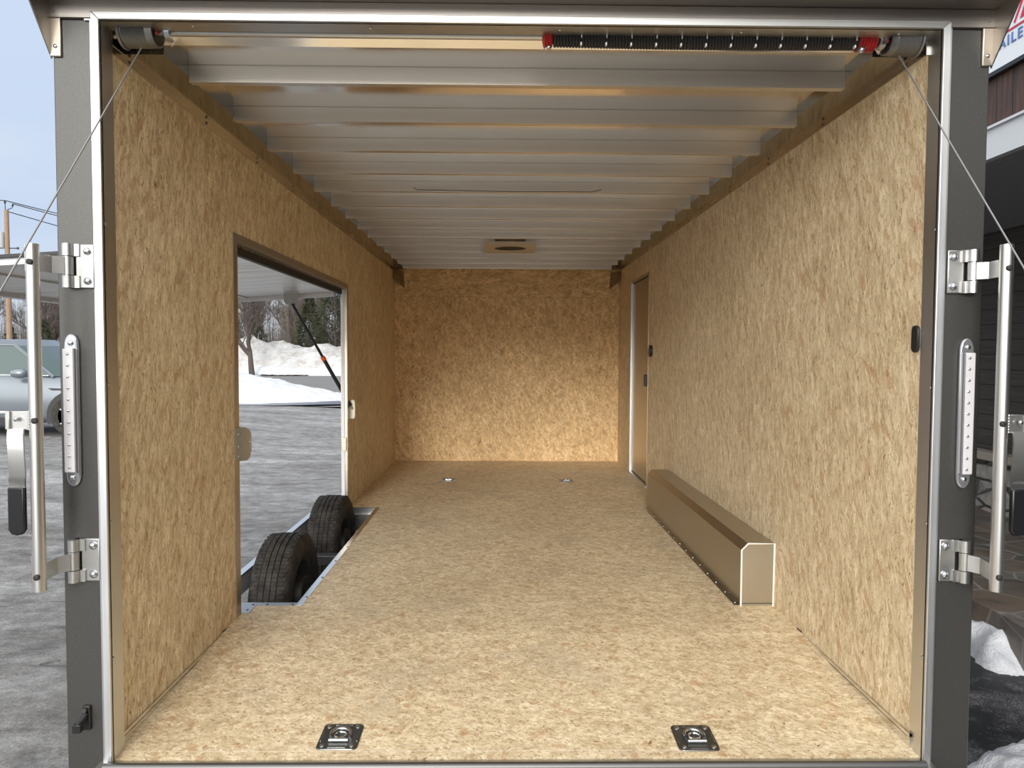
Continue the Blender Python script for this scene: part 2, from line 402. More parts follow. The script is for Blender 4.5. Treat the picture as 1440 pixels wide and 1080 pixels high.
# ------------------------------------------------------------------ mesh helpers
class MB:
    def __init__(self): self.v = []; self.f = []
    def add(self, vs, fs):
        o = len(self.v); self.v += [tuple(p) for p in vs]; self.f += [tuple(i + o for i in f) for f in fs]; return self
    def box(self, x0, x1, y0, y1, z0, z1):
        return self.add([(x0, y0, z0), (x1, y0, z0), (x1, y1, z0), (x0, y1, z0), (x0, y0, z1), (x1, y0, z1), (x1, y1, z1), (x0, y1, z1)],
                        [(0, 3, 2, 1), (4, 5, 6, 7), (0, 1, 5, 4), (1, 2, 6, 5), (2, 3, 7, 6), (3, 0, 4, 7)])
    def prism(self, pts, axis, a0, a1):
        """pts: 2D outline, in the two axes other than axis (in xyz order); extruded from a0 to a1 along axis."""
        def mk(p, a):
            return {'x': (a, p[0], p[1]), 'y': (p[0], a, p[1]), 'z': (p[0], p[1], a)}[axis]
        n = len(pts)
        vs = [mk(p, a0) for p in pts] + [mk(p, a1) for p in pts]
        fs = [tuple(range(n - 1, -1, -1)), tuple(range(n, 2 * n))]
        fs += [(i, (i + 1) % n, n + (i + 1) % n, n + i) for i in range(n)]
        return self.add(vs, fs)
    def tube(self, pts, r, n=10, cap=True, closed=False):
        pts = [Vector(p) for p in pts]; k = len(pts)
        rs = r if isinstance(r, (list, tuple)) else [r] * k
        vs = []; fs = []; prev = None
        for i, p in enumerate(pts):
            if closed: d = pts[(i + 1) % k] - pts[i - 1]
            else: d = pts[min(i + 1, k - 1)] - pts[max(i - 1, 0)]
            d = d.normalized() if d.length > 1e-9 else Vector((0, 0, 1))
            if prev is None:
                a = Vector((0, 0, 1)) if abs(d.z) < 0.9 else Vector((1, 0, 0))
            else: a = prev
            u = (a - d * a.dot(d)).normalized(); prev = u; w = d.cross(u)
            for j in range(n):
                t_ = 2 * PI * j / n
                vs.append(p + (u * math.cos(t_) + w * math.sin(t_)) * rs[i])
        lim = k if closed else k - 1
        for i in range(lim):
            for j in range(n):
                a = i * n + j; b = i * n + (j + 1) % n
                c = ((i + 1) % k) * n + (j + 1) % n; d_ = ((i + 1) % k) * n + j
                fs.append((a, b, c, d_))
        if cap and not closed:
            fs.append(tuple(range(n - 1, -1, -1))); fs.append(tuple(range((k - 1) * n, k * n)))
        return self.add(vs, fs)
    def lathe(self, prof, c, axis='x', n=32):
        """prof: list of (radius, along)."""
        vs = []; fs = []; k = len(prof)
        for (r, a) in prof:
            for j in range(n):
                t_ = 2 * PI * j / n; p, q = r * math.cos(t_), r * math.sin(t_)
                vs.append({'x': (c[0] + a, c[1] + p, c[2] + q), 'y': (c[0] + p, c[1] + a, c[2] + q), 'z': (c[0] + p, c[1] + q, c[2] + a)}[axis])
        for i in range(k - 1):
            for j in range(n):
                fs.append((i * n + j, i * n + (j + 1) % n, (i + 1) * n + (j + 1) % n, (i + 1) * n + j))
        if prof[0][0] > 1e-6: fs.append(tuple(range(n - 1, -1, -1)))
        if prof[-1][0] > 1e-6: fs.append(tuple(range((k - 1) * n, k * n)))
        return self.add(vs, fs)
    def build(self, name, mat, parent=None, bevel=0.0, smooth=True, angle=40, seg=2):
        me = bpy.data.meshes.new(name)
        me.from_pydata(self.v, [], self.f)
        bm = bmesh.new(); bm.from_mesh(me)
        bmesh.ops.recalc_face_normals(bm, faces=bm.faces)
        bm.to_mesh(me); bm.free()
        me.materials.append(mat if not isinstance(mat, str) else M[mat])
        if smooth:
            me.polygons.foreach_set('use_smooth', [True] * len(me.polygons))
            me.set_sharp_from_angle(angle=math.radians(angle))
        me.update()
        o = bpy.data.objects.new(name, me); COL.objects.link(o)
        if parent is not None:
            o.parent = parent
            o.matrix_parent_inverse = Matrix.Translation(-parent.location) if parent.type == 'EMPTY' and parent.parent is None else Matrix()
        if bevel:
            md = o.modifiers.new('bevel', 'BEVEL'); md.width = bevel; md.segments = seg; md.limit_method = 'ANGLE'; md.angle_limit = math.radians(50)
        return o

def thing(name, label, cat, loc, group=None, kind=None):
    o = bpy.data.objects.new(name, None); COL.objects.link(o)
    o.location = loc; o.empty_display_size = 0.05
    o['label'] = label; o['category'] = cat
    if group: o['group'] = group
    if kind: o['kind'] = kind
    return o
def tag(o, label=None, cat=None, group=None, kind=None):
    if label: o['label'] = label
    if cat: o['category'] = cat
    if group: o['group'] = group
    if kind: o['kind'] = kind
    return o
def struct(o, label=None):
    o['kind'] = 'structure'
    if label: o['label'] = label
    return o
def bolt(mb, c, n, r=0.009, h=0.006):
    """a domed bolt head at c, facing along n."""
    c = Vector(c); n = Vector(n).normalized()
    mb.tube([c, c + n * h * 0.45, c + n * h * 0.8, c + n * h], [r, r, r * 0.75, r * 0.3], 10)

# ------------------------------------------------------------------ trailer dimensions
XL, XR = -1.205, 1.315        # faces of the wall boards
XJL, XJR = -1.189, 1.3145      # faces of the rear jambs
XLO, XRO = -1.332, 1.466      # outer faces of the rear posts
YR, YJ = 2.170, 2.242         # front of the rear frame, back of its jamb
YB = 8.10                     # front wall of the trailer, seen at the back
YK = 3.07                     # where the floor starts to slope down
SL = 0.058
BOW, SKIN, LEDGE, LIP = E + 0.925, E + 0.981, E + 0.947, E + 0.922
TOP = E + 0.978               # top of the rear opening
WX0, WY0, WY1 = -0.953, 3.400, 5.605   # wheel well notch
OY0, OY1 = 3.29, 5.59         # side opening
OZ = E + 0.505                # top of the side opening

# floor: one board surface with the notch, sloping at the rear
mb = MB()
def zf(y): return ZF - max(0.0, YK - y) * SL
ys = [2.19, YK, WY0, WY1, YB]
th = 0.03
mb.add([(XL, 2.19, zf(2.19)), (XR, 2.19, zf(2.19)), (XR, YK, ZF), (XL, YK, ZF),
        (XR, WY0, ZF), (XL, WY0, ZF), (WX0, WY0, ZF), (WX0, WY1, ZF), (XR, WY1, ZF), (XL, WY1, ZF), (XR, YB, ZF), (XL, YB, ZF)],
       [(0, 1, 2, 3), (3, 2, 4, 6, 5), (6, 4, 8, 7), (9, 7, 8, 10, 11)])
o = mb.build('floor', 'osb_floor', smooth=False)
bm = bmesh.new(); bm.from_mesh(o.data)
for f_ in bm.faces:
    if f_.normal.z < 0: f_.normal_flip()
bm.to_mesh(o.data); bm.free()
sd = o.modifiers.new('solid', 'SOLIDIFY'); sd.thickness = th; sd.offset = -1
struct(o)

# walls
mb = MB()
mb.box(XL - 0.03, XL, YJ, OY0 - 0.0, ZF, LIP + 0.02)
mb.box(XL - 0.03, XL, OY1, YB, ZF, LIP + 0.02)
mb.box(XL - 0.03, XL, OY0, OY1, OZ, LIP + 0.02)
wall_l = struct(mb.build('wall_left', 'osb_wall', smooth=False))
mb = MB()
mb.box(XL - 0.043, XL - 0.031, YJ + 0.001, OY0, ZF - 0.12, SKIN + 0.05)
mb.box(XL - 0.043, XL - 0.031, OY1, YB + 0.05, ZF - 0.12, SKIN + 0.05)
mb.box(XL - 0.043, XL - 0.031, OY0, OY1, OZ, SKIN + 0.05)
mb.build('outer_skin', 'charcoal', wall_l, smooth=False)

DY0, DY1, DZ1 = 6.45, 7.34, E + 0.742     # side door
mb = MB()
mb.box(XR, XR + 0.03, YJ, DY0, ZF, LIP + 0.02)
mb.box(XR, XR + 0.03, DY1, YB, ZF, LIP + 0.02)
mb.box(XR, XR + 0.03, DY0, DY1, DZ1, LIP + 0.02)
wall_r = struct(mb.build('wall_right', 'osb_wall', smooth=False))
MB().box(XR + 0.031, XR + 0.065, YJ + 0.001, YB + 0.05, ZF - 0.12, SKIN + 0.05).build('outer_skin', 'charcoal', wall_r, smooth=False)

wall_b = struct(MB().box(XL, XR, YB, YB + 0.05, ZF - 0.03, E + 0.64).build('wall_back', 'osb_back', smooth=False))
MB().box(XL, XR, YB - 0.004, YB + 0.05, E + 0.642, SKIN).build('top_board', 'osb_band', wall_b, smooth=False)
# folded corner plates where the rails meet the back wall
for s, x0 in ((1, XL), (-1, XR)):
    mb = MB()
    z0, z1 = E + 0.73, BOW + 0.0
    a = Vector((x0 + s * 0.004, YB - 0.16, z1)); b = Vector((x0 + s * 0.100, YB - 0.008, z1))
    a2 = Vector((x0 + s * 0.004, YB - 0.16, E + 0.83)); b2 = Vector((x0 + s * 0.115, YB - 0.008, z0))
    off = Vector((0, 0.003, 0))
    mb.add([a, b, b2, a2, a + off, b + off, b2 + off, a2 + off], [(0, 1, 2, 3), (4, 7, 6, 5), (0, 4, 5, 1), (1, 5, 6, 2), (2, 6, 7, 3), (3, 7, 4, 0)])
    g = mb.build('trim_%d' % (5 if s > 0 else 6), 'rail', smooth=False); struct(g)

# baseboards that show where the floor drops away
for nm, xa, xb in (('baseboard_left', XL, XL + 0.006), ('baseboard_right', XR - 0.006, XR)):
    mb = MB()
    mb.prism([(2.232, ZF - 0.10), (YK, ZF - 0.035), (YK + 0.05, ZF), (2.232, ZF)], 'x', xa, xb)
    bb = struct(mb.build(nm, 'alu_y', smooth=False))
    MB().box(xa - (0 if xa < 0 else 0.003), xb + (0.003 if xa < 0 else 0), 2.232, YK + 0.04, ZF - 0.012, ZF - 0.001).build('lip', 'alu_y', bb, smooth=False)
    MB().box(xa - 0.001, xb + 0.001, 2.247, YK, ZF - 0.0165, ZF - 0.0125).build('shadow_gap', 'void', bb, smooth=False)

# ceiling: mirror-like skin sheet with the bows below it
XIL, XIR = -1.072, 1.182
ceil = struct(MB().box(XL - 0.02, XR + 0.02, 2.345, YB + 0.05, SKIN, SKIN + 0.004).build('ceiling', 'alu_x', smooth=False))
m_ = MB().add([(XL, 2.345, SKIN), (XR, 2.345, SKIN), (XR, 2.252, E + 1.058), (XL, 2.252, E + 1.058)], [(0, 1, 2, 3)])
m_ = m_.build('sloped_sheet', 'alu_x', ceil, smooth=False); md = m_.modifiers.new('s', 'SOLIDIFY'); md.thickness = 0.004
for i in range(14):
    y = 2.508 + 0.4075 * i
    mb = MB()
    mb.box(XIL, XIR, y, y + 0.030, BOW, SKIN - 0.0035)
    mb.box(XIL, XIR, y + 0.003, y + 0.027, SKIN - 0.0035, SKIN)
    mb.box(XIL, XIR, y - 0.0025, y + 0.002, BOW - 0.001, BOW + 0.003)
    mb.build('roof_bow', 'alu_bow', ceil, smooth=False)
# the long side rails (ledges) and the lip on top of the wall boards
for k, (xa, xb, s, dz) in enumerate(((XL - 0.02, XIL, 1, -0.006), (XR + 0.02, XIR, -1, 0.010))):
    r = struct(MB().box(min(xa, xb), max(xa, xb), 2.325, YB, LEDGE + dz, SKIN + 0.002).build('trim_%d' % (k + 1), 'rail', smooth=False))
    w = XL if s > 0 else XR
    MB().box(min(w, w + s * 0.007), max(w, w + s * 0.007), YJ, YB, LIP + dz, LEDGE + dz).build('lip', 'alu_y', r, smooth=False)
    MB().box(min(w - s * 0.02, w + s * 0.010), max(w - s * 0.02, w + s * 0.010), YJ, 2.325, LEDGE + dz, E + 1.05).build('rail_end', 'rail', r, smooth=False)
    mb = MB()
    for j in range(10):
        bolt(mb, (w + s * 0.007, 2.36 + j * 0.6, LIP + dz + 0.013), (s, 0, 0), 0.006, 0.004)
    mb.build('screw', 'zinc_dark', r)['kind'] = 'stuff'

# ------------------------------------------------------------------ rear frame
rear = struct(thing('wall_rear', 'charcoal and aluminium frame around the open rear end', 'frame', (0.05, YR, 0.1), kind='structure'))
del rear['category']
for xa, xb in ((XLO, XJL - 0.026), (XJR + 0.026, XRO)):
    MB().box(xa, xb, YR + 0.012, YJ + 0.04, 0.12, TOP + 0.03).build('post', 'charcoal', rear, bevel=0.004)
# jamb liners, aluminium edge strips with mitred corners
MB().box(XJL - 0.03, XJL, YR + 0.004, YJ, 0.30, TOP).build('jamb', 'alu_z', rear, smooth=False)
MB().box(XJR, XJR + 0.03, YR + 0.004, YJ, 0.30, TOP).build('jamb', 'alu_z', rear, smooth=False)
MB().box(XL - 0.03, XR + 0.03, YR + 0.004, YJ, TOP, TOP + 0.06).build('header', 'alu_strip_x', rear, smooth=False)
w_ = 0.0235
for s, x in ((-1, XJL), (1, XJR)):
    mb = MB().prism([(x, 0.30), (x + s * w_, 0.30), (x + s * w_, TOP + w_), (x, TOP)], 'y', YR - 0.004, YR + 0.012)
    mb.build('edge_strip', 'alu_strip', rear, bevel=0.002)
MB().prism([(XJL, TOP), (XJR, TOP), (XJR + w_, TOP + w_), (XJL - w_, TOP + w_)], 'y', YR - 0.004, YR + 0.012).build('edge_strip', 'alu_strip_x', rear, bevel=0.002)
mb = MB()
for s, x in ((1, XJL), (-1, XJR)):
    for z in (0.78, 1.20, 1.62, 2.10):
        bolt(mb, (x, YR + 0.012, z), (s, 0, 0), 0.005, 0.004)
for x in (-0.93, -0.4, 0.17, 0.72, 1.2):
    bolt(mb, (x, YR + 0.035, TOP), (0, 0, -1), 0.005, 0.004)
mb.build('rivet', 'zinc', rear)['kind'] = 'stuff'
# sill under the floor edge with the ramp hinge
MB().box(XL - 0.03, XR + 0.03, 2.13, 2.19, zf(2.19) - 0.12, zf(2.19) - 0.006).build('sill', 'alu_strip_x', rear, bevel=0.003)

# visor over the opening
vis = thing('rear_visor', 'brown-grey metal visor overhanging the rear opening, with triangular side gussets', 'awning', (0.05, YR, E + 1.1))
VZ = E + 1.037
MB().box(-1.342, 1.476, YR, YR + 0.011, E + 0.983, VZ).build('face_band', 'alu_visor', vis, bevel=0.002)
MB().box(-1.342, 1.476, 2.052, YR + 0.012, VZ, VZ + 0.012).build('hood', 'alu_visor', vis, smooth=False)
MB().box(-1.342, 1.476, 2.046, 2.056, VZ - 0.002, VZ + 0.08).build('front_lip', 'alu_visor', vis, smooth=False)
for s, x in ((1, -1.338), (-1, 1.472)):
    MB().prism([(YR + 0.012, E + 0.868), (YR + 0.012, VZ), (2.052, VZ), (2.052, VZ - 0.006)], 'x', min(x, x + s * 0.004), max(x, x + s * 0.004)).build('gusset', 'alu_visor', vis, smooth=False)
    MB().box(min(x, x + s * 0.034), max(x, x + s * 0.034), YR + 0.004, YR + 0.0115, E + 0.872, VZ).build('flange', 'alu_tan', vis, bevel=0.003)
    for dz in (0.902, 1.0):
        mb = MB(); bolt(mb, (x + s * 0.018, YR + 0.004, E + dz), (0, -1, 0), 0.006, 0.004); mb.build('rivet', 'zinc', vis)

# ------------------------------------------------------------------ torsion spring assembly
SZ, SY = E + 0.985, 2.265
sh = thing('torsion_shaft', 'steel torsion shaft of the ramp assist under the header, with springs removed at its left half', 'shaft', (0, SY, SZ))
sh['label'] = 'thin grey steel shaft running across the ceiling behind the header'
MB().tube([(-1.06, SY, SZ), (1.19, SY, SZ)], 0.0125, 12).build('shaft', 'alu_cast', sh)
for s, x in ((-1, -1.025), (1, 1.176)):
    mb = MB()
    mb.prism([(SY - 0.02, E + 1.03), (SY + 0.02, E + 1.03), (SY + 0.045, SZ + 0.005), (SY + 0.012, SZ - 0.040), (SY - 0.015, SZ - 0.02)], 'x', x - 0.002, x + 0.002)
    mb.build('bearing_plate', 'zinc', sh, smooth=False)
    MB().lathe([(0.026, -0.012), (0.030, -0.008), (0.030, 0.008), (0.026, 0.012)], (x, SY, SZ), 'x', 24).build('bearing', 'zinc', sh)
sp = thing('torsion_spring', 'black coiled torsion spring with red end cones and white paint marks', 'spring', (0.6, SY, SZ))
x0, x1, R = 0.152, 1.112, 0.0245
turns = 100
pts = []
for i in range(turns * 12 + 1):
    a = 2 * PI * i / 12
    x = x0 + (x1 - x0) * i / (turns * 12)
    sag = -0.004 * math.sin(PI * (x - x0) / (x1 - x0))
    pts.append((x, SY + R * math.cos(a), SZ + sag - 0.003 + R * math.sin(a)))
MB().tube(pts, 0.0052, 6).build('coil', 'spring', sp)
mb = MB()
for j in range(12):
    x = x0 + 0.085 + j * 0.077
    mb.box(x, x + 0.004, SY - 0.024, SY - 0.012, SZ - 0.034, SZ - 0.026)
    mb.box(x + 0.001, x + 0.004, SY - 0.0335, SY - 0.030, SZ - 0.016, SZ - 0.006)
mb.build('paint_mark', 'white_mark', sp, smooth=False)['kind'] = 'stuff'
for xa, xb in ((0.124, 0.156), (1.100, 1.162)):
    n_ = int((xb - xa) / 0.0095)
    prof = [(0.014, xa - 0.6 - 0.004)]
    for q in range(n_):
        xx_ = xa - 0.6 + q * 0.0095
        prof += [(0.029, xx_), (0.035, xx_ + 0.004), (0.029, xx_ + 0.008)]
    prof += [(0.014, xb - 0.6)]
    MB().lathe(prof, (0.6, SY, SZ - 0.002), 'x', 28).build('cone', 'red', sp)
mb = MB(); bolt(mb, (1.105, SY - 0.025, SZ - 0.042), (-1, -0.5, 0), 0.010, 0.010); mb.tube([(1.105, SY - 0.025, SZ - 0.042), (1.15, SY, SZ - 0.01)], 0.004, 8)
mb.build('clamp_bolt', 'zinc', sp)
mb = MB(); bolt(mb, (0.140, SY - 0.015, SZ - 0.040), (0, -1, -0.5), 0.007, 0.008); mb.tube([(0.140, SY - 0.012, SZ - 0.040), (0.140, SY, SZ - 0.01)], 0.004, 8)
mb.build('clamp_bolt', 'zinc', sp)
for s, xa, xb, lab in ((-1, -1.168, -1.062, 'grey cable drum wound with steel rope at the upper left corner of the opening'),
                       (1, 1.292, 1.192, 'grey cable drum wound with steel rope beside the red spring cone, upper right corner')):
    d = thing('cable_drum', lab, 'drum', ((xa + xb) / 2, SY, SZ), 'cable drums')
    sg = 1 if xb > xa else -1
    L_ = abs(xb - xa); N_ = 12
    prof = [(0.012, 0)] + [(0.051, 0.0), (0.053, sg * 0.004), (0.051, sg * 0.008), (0.045, sg * 0.010)]
    for q in range(N_):
        a = 0.012 + (L_ - 0.030) * q / N_
        prof += [(0.0445, sg * a), (0.0475, sg * (a + (L_ - 0.030) / N_ / 2))]
    prof += [(0.046, sg * (L_ - 0.016)), (0.046, sg * L_), (0.034, sg * L_), (0.030, sg * (L_ - 0.02)), (0.012, sg * (L_ - 0.02))]
    MB().lathe(prof, (xa, SY, SZ), 'x', 36).build('drum', 'drum_grey', d)
    MB().lathe([(0.012, 0), (0.040, 0), (0.040, sg * 0.002), (0.012, sg * 0.002)], (xb, SY, SZ), 'x', 24).build('end_face', 'void', d)
    mb = MB(); bolt(mb, (xb + sg * 0.004, SY - 0.022, SZ - 0.012), (sg, 0, 0), 0.007, 0.008); mb.build('set_screw', 'red', d)
# ramp cables
def pix(px, py, y):
    d = fwd0 + right0 * ((px - 720) / F_PX) + up0 * ((540 - py) / F_PX)
    return Vector((0, 0, E)) + d * (y / d.y)
fwd0, right0, up0 = -cam.matrix_world.col[2].xyz, cam.matrix_world.col[0].xyz, cam.matrix_world.col[1].xyz
for s, p0, q0, lab in ((-1, (-1.110, SY - 0.005, SZ - 0.050), pix(0, 410, 1.79), 'steel lift cable slanting down to the left from the cable drum'),
                       (1, (1.232, SY - 0.005, SZ - 0.050), pix(1440, 377, 1.82), 'steel lift cable slanting down to the right from the cable drum')):
    p0 = Vector(p0); dd = q0 - p0; p1 = p0 + dd * ((0.07 - p0.z) / dd.z)
    o = MB().tube([p0, p1], 0.0024, 8).build('ramp_cable', 'cable')
    tag(o, lab, 'cable', 'ramp lift cables')

# ramp door lying open at the rear
rp = thing('ramp_door', 'wooden ramp door folded down behind the trailer, its hinge line along the bottom edge', 'ramp', (0.05, 2.12, 0.4))
ya, za, yb, zb = 2.115, zf(2.19) - 0.035, 0.49, 0.05
for nm, x0_, x1_, dz0, dz1, mt in (('surface', XL + 0.02, XR - 0.02, 0.0, 0.02, 'osb_floor'), ('frame', XL - 0.03, XR + 0.03, -0.03, 0.0, 'alu_cast')):
    mb = MB()
    mb.add([(x0_, ya, za + dz0), (x1_, ya, za + dz0), (x1_, yb, zb + dz0), (x0_, yb, zb + dz0), (x0_, ya, za + dz1), (x1_, ya, za + dz1), (x1_, yb, zb + dz1), (x0_, yb, zb + dz1)],
           [(0, 3, 2, 1), (4, 5, 6, 7), (0, 1, 5, 4), (1, 2, 6, 5), (2, 3, 7, 6), (3, 0, 4, 7)])
    mb.build(nm, mt, rp, smooth=False)
MB().tube([(XL, 2.150, zf(2.19) - 0.004), (XR, 2.150, zf(2.19) - 0.004)], 0.012, 10).build('hinge', 'steel_dark', rp)

# ------------------------------------------------------------------ lock bars, lights and latch on the posts
def lock_bar(s, label):
    """s = -1 left, +1 right."""
    xb = -1.324 if s < 0 else 1.447
    yb_ = 2.055
    t_ = thing('lock_bar', label, 'lock bar', (xb, yb_, E - 0.2), 'lock bars')
    zt, zb_ = E + (0.305 if s < 0 else 0.322), E - 0.684
    mb = MB().tube([(xb, yb_, zb_), (xb, yb_, zt)], 0.0175, 20, cap=False)
    mb.build('tube', 'alu_z', t_)
    # open end of the pipe: a dark recessed disc
    MB().lathe([(0.0145, 0), (0.0145, 0.002)], (xb, yb_, zt - 0.03), 'z', 16).build('plug', 'alu_cast', t_)
    for zc in (E + 0.257, E - 0.636):
        zc_h = zc + (0.0 if zc > E else 0.008)
        xp = (-1.218 if s < 0 else 1.350)          # inboard edge of the plate
        H = 0.130
        hp = MB().box(min(xp, xp + s * 0.054), max(xp, xp + s * 0.050), YR + 0.001, YR + 0.0115, zc_h - H / 2, zc_h + H / 2).build('hinge_plate', 'alu_cast', t_, bevel=0.0025)
        xk = xp + s * 0.071
        for za_, zb2 in ((-H / 2, -H / 2 + 0.036), (H / 2 - 0.036, H / 2)):
            mb = MB().lathe([(0.0165, za_), (0.0165, zb2)], (xk, YR - 0.008, zc_h), 'z', 20)
            mb.box(min(xp + s * 0.04, xk), max(xp + s * 0.04, xk), YR - 0.006, YR + 0.008, zc_h + za_, zc_h + zb2)
            mb.build('knuckle', 'alu_cast', hp)
        for dz in (-0.044, 0.044):
            mb = MB(); bolt(mb, (xp + s * 0.018, YR + 0.001, zc_h + dz), (0, -1, 0), 0.011, 0.009)
            mb.lathe([(0.013, 0), (0.013, 0.0015)], (xp + s * 0.018, YR, zc_h + dz), 'y', 16)
            mb.build('bolt', 'zinc', hp)
        # arm with a middle knuckle, running to the tube
        mb = MB().lathe([(0.0150, -0.027), (0.0150, 0.027)], (xk, YR - 0.008, zc_h), 'z', 20)
        a = Vector((xk, YR - 0.020, 0)); b = Vector((xb - s * 0.002, yb_ + 0.012, 0))
        pth = [Vector((xk + s * 0.002, YR - 0.022, 0)), Vector((xk + s * 0.030, YR - 0.040, 0)), Vector((xb, yb_ + 0.008, 0))]
        for q in range(2):
            p, r_ = pth[q], pth[q + 1]
            d = (r_ - p).normalized(); nn = Vector((-d.y, d.x, 0)) * 0.004
            h = 0.025
            zz = [zc_h + (zc - zc_h) * (q / 2.0), zc_h + (zc - zc_h) * ((q + 1) / 2.0)]
            vs = []
            for pp, z_ in ((p, zz[0]), (r_, zz[1])):
                for sg in (-1, 1):
                    for hz in (-h, h):
                        vs.append((pp.x + nn.x * sg, pp.y + nn.y * sg, z_ + hz))
            mb.add(vs, [(0, 1, 3, 2), (4, 6, 7, 5), (0, 4, 5, 1), (2, 3, 7, 6), (1, 5, 7, 3), (0, 2, 6, 4)])
        mb.build('arm', 'alu_cast', t_)
        MB().box(xb + s * 0.012, xb + s * 0.021, yb_ - 0.004, yb_ + 0.012, zc - 0.03, zc + 0.05).build('weld_plate', 'alu_cast', t_, bevel=0.002)
        mb = MB().lathe([(0.0085, 0), (0.0085, -0.006), (0.006, -0.008)], (xb - s * 0.004, yb_ - 0.0165, zc - 0.004), 'y', 16)
        mb.build('rubber_plug', 'rubber', t_)
    zc = E - 0.195
    MB().lathe([(0.0085, 0), (0.0085, -0.006), (0.006, -0.008)], (xb - s * 0.008 , yb_ - 0.0165, zc + 0.002), 'y', 16).build('rubber_plug', 'rubber', t_)
    # handle: welded bracket plate, strap with two bends, rubber grip
    hd = MB()
    hd.box(min(xb + s * 0.014, xb + s * 0.072), max(xb + s * 0.014, xb + s * 0.072), yb_ - 0.004, yb_ + 0.004, zc - 0.026, zc + 0.028)
    hd.box(min(xb + s * 0.068, xb + s * 0.080), max(xb + s * 0.068, xb + s * 0.080), yb_ - 0.012, yb_ + 0.006, zc - 0.024, zc + 0.028)
    hd.box(min(xb + s * 0.080, xb + s * 0.150), max(xb + s * 0.080, xb + s * 0.150), yb_ + 0.000, yb_ + 0.006, zc + 0.020, zc + 0.028)
    h_ = hd.build('handle', 'alu_cast', t_, bevel=0.0015)
    prof = [(0.0, 0.052, 0.0), (-0.018, 0.050, 0.006), (-0.036, 0.046, 0.012), (-0.060, 0.045, 0.012), (-0.132, 0.042, 0.012), (-0.146, 0.048, 0.006), (-0.158, 0.054, -0.004), (-0.172, 0.055, -0.004)]
    mb = MB(); vs = []
    for (dz, dx, dy) in prof:
        cx = xb + s * dx; hw = 0.0225
        for sg in (-1, 1):
            for dd in (-0.003, 0.003):
                vs.append((cx + sg * hw, yb_ - 0.008 - dy + dd, zc - 0.022 + dz))
    fs = []
    for q in range(len(prof) - 1):
        a = q * 4; b = a + 4
        fs += [(a, a + 1, b + 1, b), (a + 2, b + 2, b + 3, a + 3), (a, b, b + 2, a + 2), (a + 1, a + 3, b + 3, b + 1)]
    fs += [(0, 2, 3, 1), (len(vs) - 4, len(vs) - 3, len(vs) - 1, len(vs) - 2)]
    mb.add(vs, fs)
    mb.build('strap', 'alu_cast', h_)
    cx = xb + s * 0.055; z1_ = zc - 0.189; z0_ = zc - 0.327
    out = [(cx - 0.0235, z1_), (cx + 0.0235, z1_), (cx + 0.0235, z0_ + 0.016), (cx + 0.014, z0_ + 0.003), (cx, z0_), (cx - 0.014, z0_ + 0.003), (cx - 0.0235, z0_ + 0.016)]
    MB().prism(out, 'y', yb_ - 0.013, yb_ + 0.003).build('grip', 'grip', h_, bevel=0.004)
    mb = MB(); bolt(mb, (xb + s * 0.048, yb_ - 0.012, zc + 0.006), (0, -1, 0), 0.007, 0.006); mb.build('rivet', 'zinc', h_)
    # weld beads
    mb = MB()
    for q in range(7):
        z_ = zc - 0.022 + q * 0.008
        mb.lathe([(0.001, -0.005), (0.005, -0.002), (0.005, 0.002), (0.001, 0.005)], (xb + s * 0.0155, yb_ - 0.006, z_), 'z', 8)
    mb.build('weld', 'alu_strip', h_)['kind'] = 'stuff'
lock_bar(-1, 'silver pipe lock bar with black-gripped handle, hinged to the left rear post')
lock_bar(1, 'silver pipe lock bar with black-gripped handle, hinged to the right rear post')

def tail_light(xc, lab):
    yf = YR + 0.012
    zc, H, W = E - 0.174, 0.440, 0.040
    t_ = thing('strip_light', lab, 'light', (xc, yf, zc), 'strip lights')
    r = 0.030
    n = 10
    out = []
    zt = zc + H / 2; zb_ = zc - H / 2
    for (zo, sg) in ((zt, 1), (zb_, -1)):
        for q in range(n + 1):
            a = PI * q / n
            p = (xc + 0.0215 * math.cos(a) * (1 if sg > 0 else -1), zo + sg * (-0.032 + 0.042 * math.sin(a) ** 0.8))
            out.append(p)
    MB().prism(out, 'y', yf - 0.012, yf).build('base', 'lens_end', t_, bevel=0.004)
    MB().box(xc - 0.0185, xc + 0.0185, yf - 0.026, yf - 0.008, zb_ + 0.034, zt - 0.034).build('lens', 'lens', t_, bevel=0.004)
    MB().box(xc + (0.014 if xc < 0 else -0.019), xc + (0.019 if xc < 0 else -0.014), yf - 0.0275, yf - 0.020, zb_ + 0.034, zt - 0.034).build('side_strip', 'lens_line', t_, bevel=0.001)
    mb = MB()
    for q in range(11):
        z_ = zb_ + 0.050 + q * (H - 0.100) / 10
        mb.lathe([(0.0045, -0.0005), (0.0040, -0.003), (0.0015, -0.004)], (xc - 0.002, yf - 0.0255, z_), 'y', 12)
    mb.build('lens_bead', 'lens_end', t_)['kind'] = 'stuff'
    for z_ in (zb_ + 0.018, zt - 0.018):
        mb = MB(); bolt(mb, (xc, yf - 0.012, z_), (0, -1, 0), 0.008, 0.006); mb.build('screw', 'zinc', t_)
tail_light(-1.291, 'clear vertical strip light on the left charcoal post')
tail_light(1.4175, 'clear vertical strip light on the right charcoal post')

